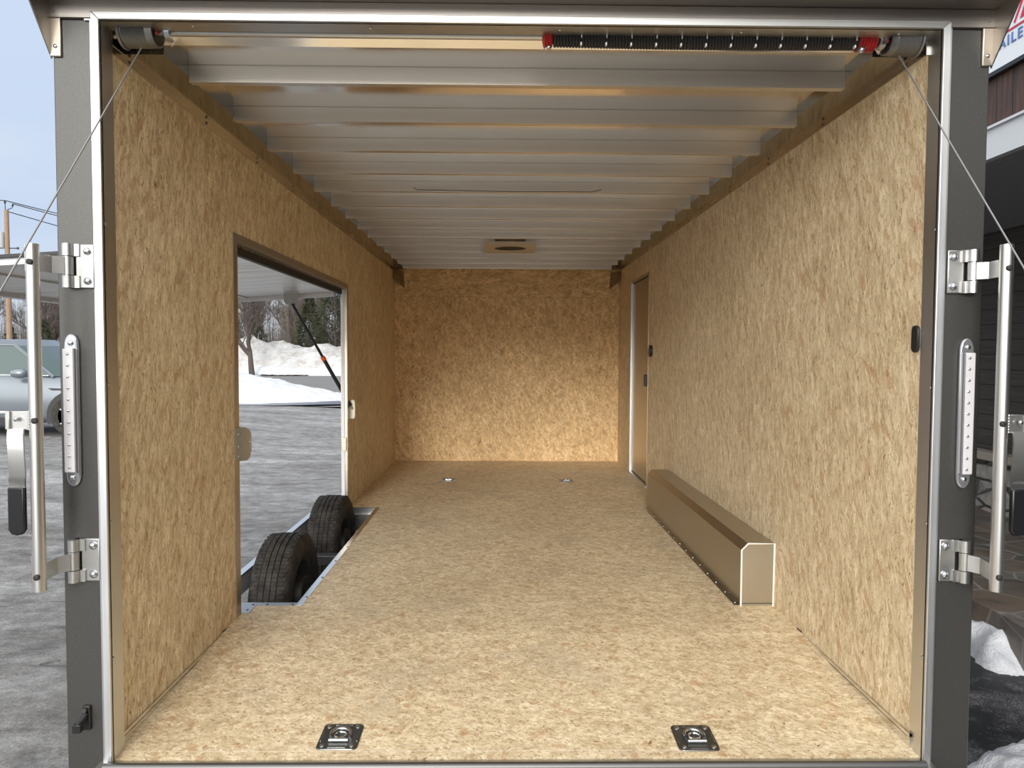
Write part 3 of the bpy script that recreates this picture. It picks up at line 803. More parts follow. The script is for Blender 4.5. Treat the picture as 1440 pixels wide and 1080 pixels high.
hk = thing('ramp_catch', 'small black spring catch low on the left charcoal post', 'latch', (-1.27, YR + 0.01, 0.60))
cz = E - 1.120
MB().box(-1.280, -1.256, YR + 0.001, YR + 0.0115, cz - 0.036, cz + 0.040).build('base_plate', 'black', hk, bevel=0.003)
mb = MB().tube([(-1.266, YR + 0.0, cz + 0.018), (-1.270, YR - 0.015, cz + 0.006), (-1.276, YR - 0.032, cz - 0.004)], 0.008, 10)
mb.box(-1.286, -1.262, YR - 0.042, YR - 0.020, cz - 0.024, cz + 0.002)
mb.build('hook', 'black', hk, bevel=0.002)
mb = MB(); mb.tube([(-1.268, YR + 0.0, cz + 0.030), (-1.268, YR - 0.010, cz + 0.030)], 0.007, 10); mb.build('pin', 'zinc_dark', hk)

# ------------------------------------------------------------------ side opening, its frame, escape door and strut
fr = struct(thing('window_1', 'aluminium frame around the side opening', 'frame', (XL, OY0, ZF), kind='structure')); del fr['category']
XO = XL - 0.042
mb = MB()
mb.box(XL - 0.0005, XL + 0.005, OY0 - 0.05, OY0, ZF, OZ + 0.035); a_ = mb.build('frame_stile', 'alu_tan', fr, smooth=False)
MB().box(XL - 0.0005, XL + 0.005, OY1, OY1 + 0.050, ZF, OZ + 0.035).build('frame_stile', 'alu_tan', fr, smooth=False)
MB().box(XL - 0.0005, XL + 0.005, OY0, OY1, OZ, OZ + 0.035).build('frame_rail', 'alu_tan', fr, smooth=False)
MB().box(XO - 0.002, XL + 0.002, OY0 - 0.003, OY0 + 0.003, ZF - 0.10, OZ).build('reveal', 'alu_z', fr, smooth=False)
MB().box(XO - 0.002, XL + 0.002, OY1 - 0.004, OY1 + 0.003, ZF, OZ).build('reveal', 'alu_tan', fr, smooth=False)
MB().box(XO + 0.002, XO + 0.026, OY1 - 0.012, OY1 - 0.004, ZF - 0.05, OZ - 0.01).build('edge_bead', 'white_paint', fr, smooth=False)
MB().box(XO - 0.002, XL + 0.002, OY0, OY1, OZ - 0.003, OZ + 0.003).build('reveal', 'alu_tan', fr, smooth=False)
MB().box(XO - 0.010, XO + 0.012, OY0 + 0.004, OY1 - 0.02, OZ - 0.046, OZ - 0.003).build('weather_seal', 'rubber', fr, smooth=False)
mb = MB()
for q in range(58):
    y_ = OY0 + 0.03 + q * 0.0385
    mb.box(XO + 0.012, XO + 0.0145, y_, y_ + 0.014, OZ - 0.010, OZ - 0.004)
mb.build('perforated_strip', 'zinc', fr, smooth=False)['kind'] = 'stuff'
# inside catch plate on the near jamb (folded aluminium with a rounded wing)
ct = thing('door_catch', 'folded aluminium catch plate with a rounded wing on the near edge of the side opening', 'latch', (XL, OY0, E - 0.41))
zc = E - 0.4145
MB().box(XL + 0.005, XL + 0.009, OY0 - 0.048, OY0, zc - 0.079, zc + 0.079).build('plate', 'alu_tan', ct, smooth=False)
wing = [(XL + 0.007, zc - 0.079), (XL + 0.040, zc - 0.075), (XL + 0.053, zc - 0.062), (XL + 0.060, zc - 0.03), (XL + 0.060, zc + 0.045), (XL + 0.053, zc + 0.066), (XL + 0.038, zc + 0.077), (XL + 0.007, zc + 0.077)]
wg = MB().prism(wing, 'y', OY0 - 0.004, OY0).build('wing', 'alu_box', ct, bevel=0.001)
for p_, n_ in (((XL + 0.009, OY0 - 0.026, -0.055), (1, 0, 0)), ((XL + 0.009, OY0 - 0.026, -0.01), (1, 0, 0)), ((XL + 0.009, OY0 - 0.026, 0.045), (1, 0, 0)), ((XL + 0.052, OY0 - 0.004, 0.008), (0, -1, 0))):
    mb = MB(); bolt(mb, (p_[0], p_[1], zc + p_[2]), n_, 0.006, 0.005); mb.build('screw', 'zinc', ct)
# latch keep on the far jamb
o = MB().box(XO + 0.004, XL - 0.002, OY1 - 0.018, OY1 - 0.012, E - 0.755, E - 0.650).build('latch_keep', 'alu_box', None, bevel=0.002)
tag(o, 'small aluminium latch keep on the far jamb of the side opening', 'latch')

# escape door, held up flat outside
ed = thing('escape_door', 'upward-opening side door held open flat, white outer face up, shiny grey underside', 'door', (XO - 0.03, 4.4, E + 0.5))
Ya, Yb2 = 3.305, 5.61
tilt = 0.066
def dp(x, lo): # z of the door at x; lo = distance below the top face
    return E + 0.503 - tilt * abs(x - (-1.30)) - lo
def slab(xa, xb, ya_, yb_, t0, t1):
    m_ = MB()
    vs = [(xa, ya_, dp(xa, t1)), (xb, ya_, dp(xb, t1)), (xb, yb_, dp(xb, t1)), (xa, yb_, dp(xa, t1)),
          (xa, ya_, dp(xa, t0)), (xb, ya_, dp(xb, t0)), (xb, yb_, dp(xb, t0)), (xa, yb_, dp(xa, t0))]
    return m_.add(vs, [(0, 3, 2, 1), (4, 5, 6, 7), (0, 1, 5, 4), (1, 2, 6, 5), (2, 3, 7, 6), (3, 0, 4, 7)])
XD = -3.05
slab(XD + 0.05, -1.30, Ya + 0.03, Yb2 - 0.05, 0.014, 0.030).build('panel', 'door_skin', ed, smooth=False)
slab(XD, -1.292, Ya - 0.02, Yb2 + 0.02, 0.0, 0.014).build('outer_skin', 'cartrim', ed, smooth=False)
slab(XD, -1.30, Ya, Ya + 0.03, 0.014, 0.046).build('edge_rail', 'white_paint', ed, smooth=False)
slab(XD, -1.30, Yb2 - 0.03, Yb2, 0.014, 0.060).build('edge_rail', 'white_paint', ed, smooth=False)
slab(XD, XD + 0.05, Ya + 0.03, Yb2 - 0.03, 0.014, 0.055).build('edge_rail', 'white_paint', ed, smooth=False)
for xs in (-1.95, -2.5):
    slab(xs - 0.03, xs, Ya + 0.03, Yb2 - 0.05, 0.030, 0.040).build('rib', 'door_skin', ed, smooth=False)
MB().tube([(-1.292, Ya, E + 0.503), (-1.292, Yb2, E + 0.503)], 0.012, 8).build('hinge', 'rubber', ed)
# strut bracket plate under the door
pl = MB().prism([(-1.659, E + 0.475), (-1.547, E + 0.475), (-1.547, E + 0.390), (-1.563, E + 0.373), (-1.643, E + 0.373), (-1.659, E + 0.390)], 'y', 5.50, 5.508)
pl = pl.build('strut_bracket', 'grey_plate', ed, bevel=0.002)
for dz in (0.405, 0.450):
    mb = MB(); bolt(mb, (-1.605, 5.50, E + dz), (0, -1, 0), 0.007, 0.006); mb.build('rivet', 'zinc', pl)

st = thing('gas_strut', 'black gas strut with an orange clip propping the raised side door', 'strut', (-1.21, 5.60, E - 0.43))
p_top = Vector((-1.592, 5.488, E + 0.377)); p_bot = Vector((XL + 0.026, 5.660, E - 0.432))
def lerp(a): return p_top + (p_bot - p_top) * a
MB().tube([lerp(0.0), lerp(0.52)], 0.0105, 14).build('rod_cover', 'grip', st)
MB().tube([lerp(0.50), lerp(0.97)], 0.0145, 14).build('cylinder', 'grip', st)
MB().tube([lerp(0.495), lerp(0.53)], 0.0185, 14).build('clip', 'orange', st)
MB().tube([lerp(0.96), lerp(1.0)], 0.007, 10).build('end_fitting', 'zinc', st)
rp_ = thing('strut_mount', 'small cream rounded plate where the gas strut meets the wall', 'plate', (XL, OY1 + 0.05, E - 0.45))
yc, zc2 = OY1 + 0.085, E - 0.438
out = []
for q in range(12):
    a = 2 * PI * q / 12
    out.append((XL + 0.024 + 0.022 * (abs(math.cos(a)) ** 0.5) * (1 if math.cos(a) > 0 else -1), zc2 + 0.075 * (abs(math.sin(a)) ** 0.45) * (1 if math.sin(a) > 0 else -1)))
MB().prism(out, 'y', yc, yc + 0.006).build('plate', 'white_plate', rp_, smooth=False)
MB().box(XL + 0.0005, XL + 0.006, yc - 0.01, yc + 0.03, zc2 - 0.07, zc2 + 0.07).build('foot', 'white_plate', rp_, smooth=False)
mb = MB(); bolt(mb, (XL + 0.026, yc, zc2 + 0.012), (0, -1, 0), 0.007, 0.008); mb.build('stud', 'zinc', rp_)
# ------------------------------------------------------------------ wheel well frame and wheels
wf = struct(thing('trim_3', 'aluminium frame lining the open wheel well', 'frame', (WX0, WY0, ZF), kind='structure')); del wf['category']
b = 0.030
XW = XL - 0.040
MB().box(WX0 - 0.026, WX0, WY0, WY1, ZF - 0.002, ZF + 0.002).build('flange', 'alu_y', wf, smooth=False)
MB().box(XL, WX0 - 0.026, WY0, WY0 + 0.040, ZF - 0.002, ZF + 0.002).build('flange', 'alu_strip_x', wf, smooth=False)
MB().box(XL, WX0 - 0.026, WY1 - 0.012, WY1, ZF - 0.002, ZF + 0.002).build('flange', 'alu_strip_x', wf, smooth=False)
MB().box(XL - 0.045, XL + 0.035, OY0 + 0.01, WY0 + 0.04, ZF - 0.0025, ZF + 0.0025).build('corner_plate', 'alu_strip_x', wf, smooth=False)
MB().box(WX0 - 0.030, WX0 - 0.026, WY0 + 0.040, WY1 - 0.012, ZF - 0.12, ZF + 0.002).build('side_liner', 'alu_y', wf, smooth=False)
MB().box(XW, WX0 - 0.030, WY1 - 0.012, WY1 - 0.006, ZF - 0.18, ZF - 0.0).build('end_liner', 'alu_strip_x', wf, smooth=False)
MB().box(XW, WX0 - 0.030, WY1 - 0.05, WY1 - 0.014, ZF - 0.075, ZF - 0.045).build('end_liner_lip', 'alu_strip_x', wf, smooth=False)
MB().box(XW, WX0 - 0.030, WY0 + 0.034, WY0 + 0.040, ZF - 0.18, ZF - 0.0).build('end_liner', 'alu_strip_x', wf, smooth=False)
mb = MB()
for q in range(7): bolt(mb, (WX0 - 0.008, WY0 + 0.12 + q * 0.31, ZF + 0.002), (0, 0, 1), 0.006, 0.003)
for x, y in ((-1.12, WY0 + 0.012), (-1.0, WY0 + 0.012), (XL + 0.015, OY0 + 0.05), (XL + 0.018, OY0 + 0.12)): bolt(mb, (x, y, ZF + 0.0025), (0, 0, 1), 0.006, 0.003)
mb.build('screw', 'zinc_dark', wf)['kind'] = 'stuff'
# outer fender rail beyond the tyres
fd = thing('fender_rail', 'white and silver fender rail outside the two tyres', 'fender', (-1.38, 4.5, 0.5))
MB().box(-1.392, -1.376, 3.0, 5.75, E - 1.280, E - 1.176).build('panel', 'white_paint', fd, smooth=False)
MB().box(-1.405, -1.366, 3.0, 5.75, E - 1.176, E - 1.166).build('top_flange', 'alu_y', fd, smooth=False)
MB().box(-1.376, -1.27, 2.95, 3.30, E - 1.280, E - 1.270).build('bracket', 'alu_y', fd, smooth=False)
MB().box(-1.376, -1.27, 5.66, 5.75, E - 1.280, E - 1.270).build('bracket', 'alu_y', fd, smooth=False)
# hanger between the wheels
hg = MB().box(-1.26, -0.80, 4.60, 4.68, 0.35, 0.41).box(-0.90, -0.80, 3.3, 5.9, 0.34, 0.46)
o = hg.build('axle_hanger', 'steel_dark', bevel=0.004); tag(o, 'grey steel axle hanger beam between the two tyres', 'beam')

def wheel(yc, lab):
    xc, R_, W_ = -1.218, 0.345, 0.112
    w = thing('trailer_wheel', lab, 'wheel', (xc, yc, 0.0), 'trailer wheels')
    zc = R_
    # carcass
    prof = [(0.205, -0.090), (0.215, -0.100), (0.25, -0.110), (0.29, -0.112), (0.322, -0.104), (0.337, -0.092), (0.343, -0.078),
            (0.345, 0.0), (0.343, 0.078), (0.337, 0.092), (0.322, 0.104), (0.29, 0.112), (0.25, 0.110), (0.215, 0.100), (0.205, 0.090), (0.205, -0.09)]
    ty = MB().lathe(prof, (xc, yc, zc), 'x', 72).build('tyre', 'tyre', w)
    # tread ribs with small blocks, following the circumference
    mb = MB()
    ribs = [(-0.078, -0.051, 1), (-0.044, -0.019, 0), (-0.012, 0.012, 0), (0.019, 0.044, 0), (0.051, 0.078, 1)]
    N = 96
    for (a, c, sh_) in ribs:
        for q in range(N):
            t0 = 2 * PI * q / N; t1 = 2 * PI * (q + (0.80 if sh_ else 0.93)) / N
            sh2 = 0.010 * (1 if q % 2 else -1) * (1 if not sh_ else 0.3)
            xa, xb_ = a, c
            if sh_: # stepped shoulder
                if a < 0: xa = a - (0.012 if q % 2 else 0.0)
                else: xb_ = c + (0.012 if q % 2 else 0.0)
            hh = 0.352 - (0.004 if sh_ else 0.0)
            vs = []
            for tt in (t0, t1):
                for r_ in (0.338, hh):
                    for x_ in (xa, xb_):
                        off = 0.25 * (x_ - a) if not sh_ else 0
                        vs.append((xc + x_, yc + r_ * math.cos(tt + off * 0.6), zc + r_ * math.sin(tt + off * 0.6)))
            mb.add(vs, [(0, 1, 3, 2), (4, 6, 7, 5), (2, 3, 7, 6), (0, 2, 6, 4), (1, 5, 7, 3), (0, 4, 5, 1)])
    tr = mb.build('tread', 'tyre', ty, smooth=False); tr['kind'] = 'stuff'
    MB().lathe([(0.045, 0.03), (0.10, 0.035), (0.17, 0.02), (0.185, 0.05), (0.200, 0.088), (0.208, 0.092), (0.208, 0.084), (0.19, -0.084), (0.205, -0.092)], (xc, yc, zc), 'x', 48).build('rim', 'steel_dark', w)
    MB().lathe([(0.05, 0.03), (0.11, 0.05), (0.115, 0.10), (0.105, 0.115), (0.045, 0.12), (0.035, 0.16), (0.001, 0.16)], (xc, yc, zc), 'x', 32).build('brake_drum', 'hub_black', w)
    return w
wheel(4.03, 'nearer of the two black treaded tyres in the wheel well')
wheel(5.13, 'farther of the two black treaded tyres in the wheel well')

# ------------------------------------------------------------------ right side: wheel box, side door, switch
bx = thing('wheel_box', 'long satin aluminium wheel box with a sloping top corner, along the right wall', 'box', (1.2, 4.5, ZF))
bx0, bx1, by0, by1, bz = 1.155, XR - 0.002, 3.400, 5.62, ZF + 0.303
ch = 0.031
out = [(bx0, ZF), (bx1, ZF), (bx1, bz), (bx0 + ch, bz), (bx0, bz - ch)]
def strip(p, q, mat_, nm):
    m_ = MB(); m_.add([(p[0], by0, p[1]), (q[0], by0, q[1]), (q[0], by1, q[1]), (p[0], by1, p[1])], [(0, 1, 2, 3)])
    m_ = m_.build(nm, mat_, bx, smooth=False); md = m_.modifiers.new('s', 'SOLIDIFY'); md.thickness = 0.003; md.offset = 0; return m_
strip(out[0], out[4], 'alu_box', 'side_sheet')
strip(out[4], out[3], 'alu_box', 'bevel_sheet')
strip(out[3], out[2], 'alu_box', 'top_sheet')
MB().prism(out, 'y', by0, by0 + 0.003).build('end_sheet', 'alu_box', bx, smooth=False)
MB().prism(out, 'y', by1 - 0.003, by1).build('end_sheet', 'alu_box', bx, smooth=False)
MB().box(bx0 - 0.030, bx0, by0, by1, ZF + 0.0005, ZF + 0.004).build('floor_flange', 'alu_box', bx, smooth=False)
mb = MB()
for q in range(14): bolt(mb, (bx0 - 0.015, by0 + 0.04 + q * 0.155, ZF + 0.004), (0, 0, 1), 0.006, 0.004)
mb.build('screw', 'zinc', bx)['kind'] = 'stuff'
mb = MB()
e3 = [Vector((p[0], by0 - 0.002, p[1])) for p in (out[0], out[4], out[3], out[2])] + [Vector((bx1 - 0.002, by0 - 0.002, ZF))]
mb.tube(e3, 0.0042, 8)
mb.build('sealant_bead', 'sealant', bx)
MB().box(bx0, bx1, by0 - 0.003, by0, ZF + 0.010, ZF + 0.014).build('joint_line', 'zinc_dark', bx, smooth=False)

dr = struct(thing('door_1', 'flush tan aluminium side door with a black latch near the back', 'door', (XR, DY0, ZF), kind='structure')); del dr['category']
MB().box(XR + 0.012, XR + 0.028, DY0 + 0.05, DY1 - 0.05, ZF + 0.035, DZ1 - 0.03).build('panel', 'alu_box', dr, smooth=False)
MB().box(XR + 0.016, XR + 0.030, DY0, DY1, ZF + 0.005, DZ1).build('shadow_gap', 'void', dr, smooth=False)
MB().box(XR - 0.004, XR + 0.016, DY1 - 0.028, DY1 + 0.006, ZF, DZ1).build('frame_stile', 'alu_strip', dr, smooth=False)
MB().box(XR - 0.003, XR + 0.016, DY0, DY0 + 0.02, ZF, DZ1).build('frame_stile', 'alu_tan', dr, smooth=False)
MB().box(XR - 0.003, XR + 0.016, DY0, DY1, DZ1 - 0.018, DZ1 + 0.006).build('frame_rail', 'alu_tan', dr, smooth=False)
MB().box(XR - 0.014, XR + 0.016, DY0, DY1, ZF, ZF + 0.020).build('threshold', 'alu_strip', dr, smooth=False)
MB().box(XR - 0.022, XR + 0.013, DY0 + 0.035, DY0 + 0.095, E - 0.283, E - 0.176).build('latch', 'black', dr, bevel=0.005)
o = MB().prism([(6.30 + 0.045 * math.cos(a) , E + 0.037 + 0.052 * math.sin(a)) for a in [2 * PI * q / 16 for q in range(16)]], 'x', XR - 0.022, XR).build('wall_switch', 'black', bevel=0.003)
tag(o, 'small rounded black switch on the right wall beside the side door', 'switch')
o = MB().prism([(2.262 + 0.018 * math.cos(a), E + 0.055 + (0.025 if math.sin(a) > 0 else -0.025) + 0.018 * math.sin(a)) for a in [2 * PI * q / 20 for q in range(20)]], 'x', XR - 0.010, XR).build('rocker_switch', 'black', bevel=0.002)
tag(o, 'black switch plate on the right wall just behind the rear frame', 'switch')

# roof vent
rv = thing('roof_vent', 'tan square roof vent plate with a round black hole', 'vent', (0.065, 6.2, BOW))
cx, cy, hw = 0.066, 6.21, 0.215
mb = MB(); n = 48; z_ = BOW - 0.018
ring = [(cx + 0.135 * math.cos(2 * PI * q / n), cy + 0.135 * math.sin(2 * PI * q / n)) for q in range(n)]
sq = []
for q in range(n):
    a = 2 * PI * q / n; c_, s_ = math.cos(a), math.sin(a); k = hw / max(abs(c_), abs(s_)); sq.append((cx + k * c_, cy + k * s_ * 1.15))
vs = [(p[0], p[1], z_) for p in ring] + [(p[0], p[1], z_) for p in sq] + [(p[0], p[1], z_ + 0.12) for p in ring] + [(p[0], p[1], BOW + 0.006) for p in sq]
fs = []
for q in range(n):
    r2 = (q + 1) % n
    fs += [(q, r2, n + r2, n + q), (q, 2 * n + q, 2 * n + r2, r2), (n + q, n + r2, 3 * n + r2, 3 * n + q)]
mb.add(vs, fs); mb.build('frame', 'fan', rv)
MB().lathe([(0.0, 0.0), (0.137, 0.0), (0.137, 0.01), (0.0, 0.01)], (cx, cy, z_ + 0.006), 'z', 32).build('hole_shade', 'void', rv)  # black disc just inside the rim, painting the shade of the hole

# wire run clipped across a bow
o = MB().tube([(-0.49, 4.02, BOW - 0.004), (-0.48, 4.05, BOW - 0.010), (0.0, 4.05, BOW - 0.016), (0.5, 4.06, BOW - 0.012), (0.55, 4.04, BOW - 0.004)], 0.0022, 6).build('ceiling_wire', 'wire')
tag(o, 'thin dark wire stretched across a roof bow halfway down the ceiling', 'wire')

# ------------------------------------------------------------------ recessed tie-down rings
def dring(x, y, s, lab, slope=0.0):
    root = thing('tie_down_ring', lab, 'tie-down ring', (x, y, zf(y)), 'recessed tie-down rings in the floor')
    z0 = 0.003
    def rr(hx, hy, r, n=5):
        out = []
        for cx_, cy_, a0 in ((hx - r, hy - r, 0), (-hx + r, hy - r, PI / 2), (-hx + r, -hy + r, PI), (hx - r, -hy + r, 3 * PI / 2)):
            for q in range(n + 1):
                a = a0 + PI / 2 * q / n; out.append((cx_ + r * math.cos(a), cy_ + r * math.sin(a)))
        return out
    def mk(name, m_, mat_, par=root, bev=0):
        # local building: shift to the ring's place, tilt with the floor
        m_.v = [(p[0] + x, p[1] + y, p[2] + zf(y) + p[1] * slope) for p in m_.v]
        return m_.build(name, mat_, par, bevel=bev)
    N_ = 24
    outer = rr(0.066, 0.070, 0.016)
    K = len(outer)
    inner = []
    for p in outer:
        a = math.atan2(p[1], p[0]); inner.append((0.044 * math.cos(a), max(-0.030, 0.046 * math.sin(a) + 0.004)))
    vs = [(p[0], p[1], z0 - 0.002) for p in outer] + [(p[0] * 0.985, p[1] * 0.985, z0 + 0.001) for p in outer] + [(p[0], p[1], z0 + 0.001) for p in inner] + [(p[0] * 0.9, p[1] * 0.9, z0 - 0.0015) for p in inner]
    fs = []
    for lay in range(3):
        for q in range(K):
            fs.append((lay * K + q, lay * K + (q + 1) % K, (lay + 1) * K + (q + 1) % K, (lay + 1) * K + q))
    m_ = MB().add(vs, fs); mk('plate', m_, 'zinc_dark')
    # domed cup and ring sitting in it
    m_ = MB().lathe([(0.042, 0.0018), (0.034, 0.0030), (0.024, 0.0022), (0.001, 0.0015)], (0, 0.004, 0), 'z', 28); mk('cup', m_, 'steel_dark')
    pts = []
    for q in range(19):
        a = -0.35 + (PI + 0.7) * q / 18
        pts.append((0.031 * math.cos(a), 0.006 + 0.031 * math.sin(a), 0.0085))
    ringo = MB().tube(pts, 0.0062, 10); mk('ring', ringo, 'zinc')
    pts = [(0.019 * math.cos(2 * PI * q / 20), 0.004 + 0.017 * math.sin(2 * PI * q / 20), 0.0065) for q in range(20)]
    m_ = MB().tube(pts, 0.0035, 8, closed=True); mk('inner_ring', m_, 'chrome')
    m_ = MB().tube([(-0.030, -0.030, 0.010), (0.030, -0.030, 0.010)], 0.0065, 12); mk('hinge_bar', m_, 'zinc')
    for sx in (-1, 1):
        for sy in (-1, 1):
            m_ = MB(); bolt(m_, (sx * 0.047, sy * 0.052, z0), (0, 0, 1), 0.009, 0.005); mk('screw', m_, 'zinc')
    for bb_ in ((-0.028, 0.028, 0.059, 0.062), (-0.028, 0.028, -0.063, -0.060), (0.057, 0.060, -0.028, 0.028), (-0.060, -0.057, -0.028, 0.028)):
        mk('pressed_rib', MB().box(*bb_, z0, z0 + 0.0025), 'zinc')
    return root
dring(-0.5215, 2.300, 1, 'recessed metal tie-down ring at the near left of the floor, by the opening', SL)
dring(0.634, 2.288, 1, 'recessed metal tie-down ring at the near right of the floor, by the opening', SL)
dring(-0.506, 6.852, 1, 'small far tie-down ring, left of the pair by the back wall')
dring(0.618, 6.827, 1, 'small far tie-down ring, right of the pair by the back wall')
#__OUTSIDE__
# ------------------------------------------------------------------ outside: the lot
def gz(x, y):
    a = min(1.0, max(0.0, (-x - 3.0) / 4.0)); a = a * a * (3 - 2 * a)
    return 0.2 * a
def grid(x0, x1, y0, y1, nx, ny, fz):
    m_ = MB(); vs = []; fs = []
    for j in range(ny + 1):
        for i in range(nx + 1):
            x = x0 + (x1 - x0) * i / nx; y = y0 + (y1 - y0) * j / ny
            vs.append((x, y, fz(x, y)))
    for j in range(ny):
        for i in range(nx):
            a = j * (nx + 1) + i; fs.append((a, a + 1, a + nx + 2, a + nx + 1))
    return m_.add(vs, fs)
xs_ = [-120, -60, -30, -15, -8, -7, -6, -5, -4, -3, -1, 1, 3, 10, 40]
m_ = MB(); vs = []; fs = []
ys_ = [-40, -10, 0, 5, 10, 20, 40, 80, 160]
for y in ys_:
    for x in xs_: vs.append((x, y, gz(x, y)))
for j in range(len(ys_) - 1):
    for i in range(len(xs_) - 1):
        a = j * len(xs_) + i; b_ = a + len(xs_); fs.append((a, a + 1, b_ + 1, b_))
ground = struct(m_.add(vs, fs).build('ground', 'asphalt', angle=80))
road = struct(MB().box(-90, 12, 27.0, 49.5, 0.12, 0.206).build('trim_4', 'road', smooth=False))

def fbm(x, y, s, seed=0.0, oct=4):
    v = 0; a = 1; t_ = 0
    for o_ in range(oct):
        v += a * mnoise.noise(Vector((x * s + seed, y * s - seed, seed))); t_ += a; a *= 0.55; s *= 2.1
    return v / t_
def mound(name, label, cx, cy, hx, hy, H, mat_, nx=60, ny=36, ns=0.6, amp=0.45, base=0.2, tip=None, group=None, sharp=1.0, rot=0.0):
    vs = []; fs = []
    cr, sr = math.cos(rot), math.sin(rot)
    for j in range(ny + 1):
        for i in range(nx + 1):
            u = -1 + 2 * i / nx; v = -1 + 2 * j / ny
            r = math.sqrt(u * u + v * v)
            lx, ly = u * hx, v * hy
            x = cx + lx * cr - ly * sr; y = cy + lx * sr + ly * cr
            n_ = fbm(x, y, ns, cx)
            k = max(0.0, 1 - (abs(u) ** 2.2 + abs(v) ** 2.2) * (1 + 0.5 * n_))
            k = k ** (0.75 * sharp)
            if tip: k *= tip(u, v)
            z = base - 0.05 + H * k * (1 + amp * n_) + 0.05 * min(1, k * 6)
            if k > 0.02: z += 0.10 * H * fbm(x, y, ns * 5, 3.1)
            vs.append((x, y, z))
    for j in range(ny):
        for i in range(nx):
            a = j * (nx + 1) + i; fs.append((a, a + 1, a + nx + 2, a + nx + 1))
    o_ = MB().add(vs, fs).build(name, mat_, angle=180)
    tag(o_, label, 'snow', group)
    return o_
mound('snow_bank', 'long lumpy ridge of dirty ploughed snow beyond the road, in front of the trees', -24, 54.5, 24, 4.2, 2.35, 'snow_dirty', 150, 26, 0.5, 0.75, 0.2)
mound('snow_pile', 'white snow pile tapering to a point on the lot, seen through the side opening', -11.6, 24.2, 7.4, 2.9, 1.50, 'snow', 90, 46, 0.45, 0.35, 0.2,
      tip=lambda u, v: 0.12 + 0.88 * max(0.0, min(1.0, (0.95 - u) / 1.15)) ** 0.9)
mound('snow_ridge', 'low white snow verge at the far side of the road', -20, 51.0, 22, 1.8, 0.55, 'snow', 110, 14, 0.4, 0.4, 0.2)
o = grid(-16.5, -13.2, 48.4, 49.3, 30, 3, lambda x, y: 0.22 + 0.14 * max(0, fbm(x, y, 1.5, 4) + 0.3)).build('verge_grass', 'brown_grass', angle=180)
tag(o, 'strip of dead brown grass showing at the edge of the far snow', 'grass', kind='stuff')
def blot(name, label, pts, mat_, z):
    vs = []; n_ = len(pts)
    out = []
    for q in range(n_):
        a = Vector((*pts[q], 0)); b_ = Vector((*pts[(q + 1) % n_], 0))
        for k in range(6):
            p = a.lerp(b_, k / 6); w = 0.12 * fbm(p.x, p.y, 1.6, 8)
            out.append((p.x + w, p.y + w * 1.5, z))
    o_ = MB().add(out, [tuple(range(len(out)))]).build(name, mat_, smooth=False)
    tag(o_, label, 'water', kind='stuff'); return o_
blot('meltwater', 'dark wet meltwater band at the foot of the snow pile', [(-9.2, 20.6), (-6.6, 20.8), (-5.0, 21.4), (-3.4, 21.6), (-3.4, 23.2), (-5.4, 23.0), (-7, 21.6)], 'wet_edge', 0.209)
blot('meltwater', 'dark wet band on the road behind the tip of the snow pile', [(-6.6, 24.6), (-3.2, 24.2), (-3.2, 26.3), (-6.2, 26.6)], 'wet_edge', 0.208)

# ------------------------------------------------------------------ trees
def branch_mb(seed, H, spread, levels=5, trunk=0.17, first=0.22):
    rnd = random.Random(seed); tr = MB(); tw = MB()
    def grow(p, d, L, r, lev):
        segs = 3 if lev < 3 else 2
        pts = [p]; q = p; dd = d.copy()
        for s_ in range(segs):
            dd = (dd + Vector((rnd.uniform(-1, 1), rnd.uniform(-1, 1), rnd.uniform(-0.3, 0.7))) * 0.16).normalized()
            q = q + dd * (L / segs); pts.append(q)
        rs = [r * (1 - 0.45 * k / segs) for k in range(segs + 1)]
        (tr if lev < 2 else tw).tube(pts, rs, 6 if lev < 2 else 3, cap=False)
        if lev >= levels: return
        
        nb = (5 if lev == 0 else rnd.choice((4, 5))) if lev < 3 else 4
        for k in range(nb):
            a = rnd.uniform(0, 2 * PI); tl = rnd.uniform(0.35, 0.85) * spread
            ax = Vector((math.cos(a), math.sin(a), 0))
            nd = (dd * math.cos(tl) + ax * math.sin(tl) + Vector((0, 0, 0.15))).normalized()
            t_ = rnd.uniform(0.45, 1.0)
            idx = min(segs - 1, int(t_ * segs)); base_ = pts[idx].lerp(pts[idx + 1], t_ * segs - idx)
            grow(base_, nd, L * rnd.uniform(0.55, 0.78), max(0.009, r * 0.5), lev + 1)
    grow(Vector((0, 0, 0)), Vector((0, 0, 1)), H * first, trunk, 0)
    return tr, tw
def shift(o_, x, y, z, sc=1.0, rz=0.0):
    o_.location = (x, y, z); o_.scale = (sc, sc, sc); o_.rotation_euler = (0, 0, rz)
def copy_tree(root, loc, sc, rz, label):
    r = root.copy(); COL.objects.link(r); r['label'] = label
    shift(r, *loc, sc, rz)
    for c in root.children:
        k = c.copy(); COL.objects.link(k); k.parent = r
    return r
protos = []
for sd, H, spd, lev in ((3, 13, 0.95, 5), (11, 15, 0.75, 5), (23, 12, 0.85, 5)):
    t_ = thing('bare_tree', 'bare tree', 'tree', (0, 0, 0), 'bare trees beyond the snow')
    a, b_ = branch_mb(sd, H, spd, lev, 0.25, 0.24)
    a.build('trunk', 'bark', t_, angle=180); b_.build('branches', 'twig', t_, angle=180)
    protos.append(t_)
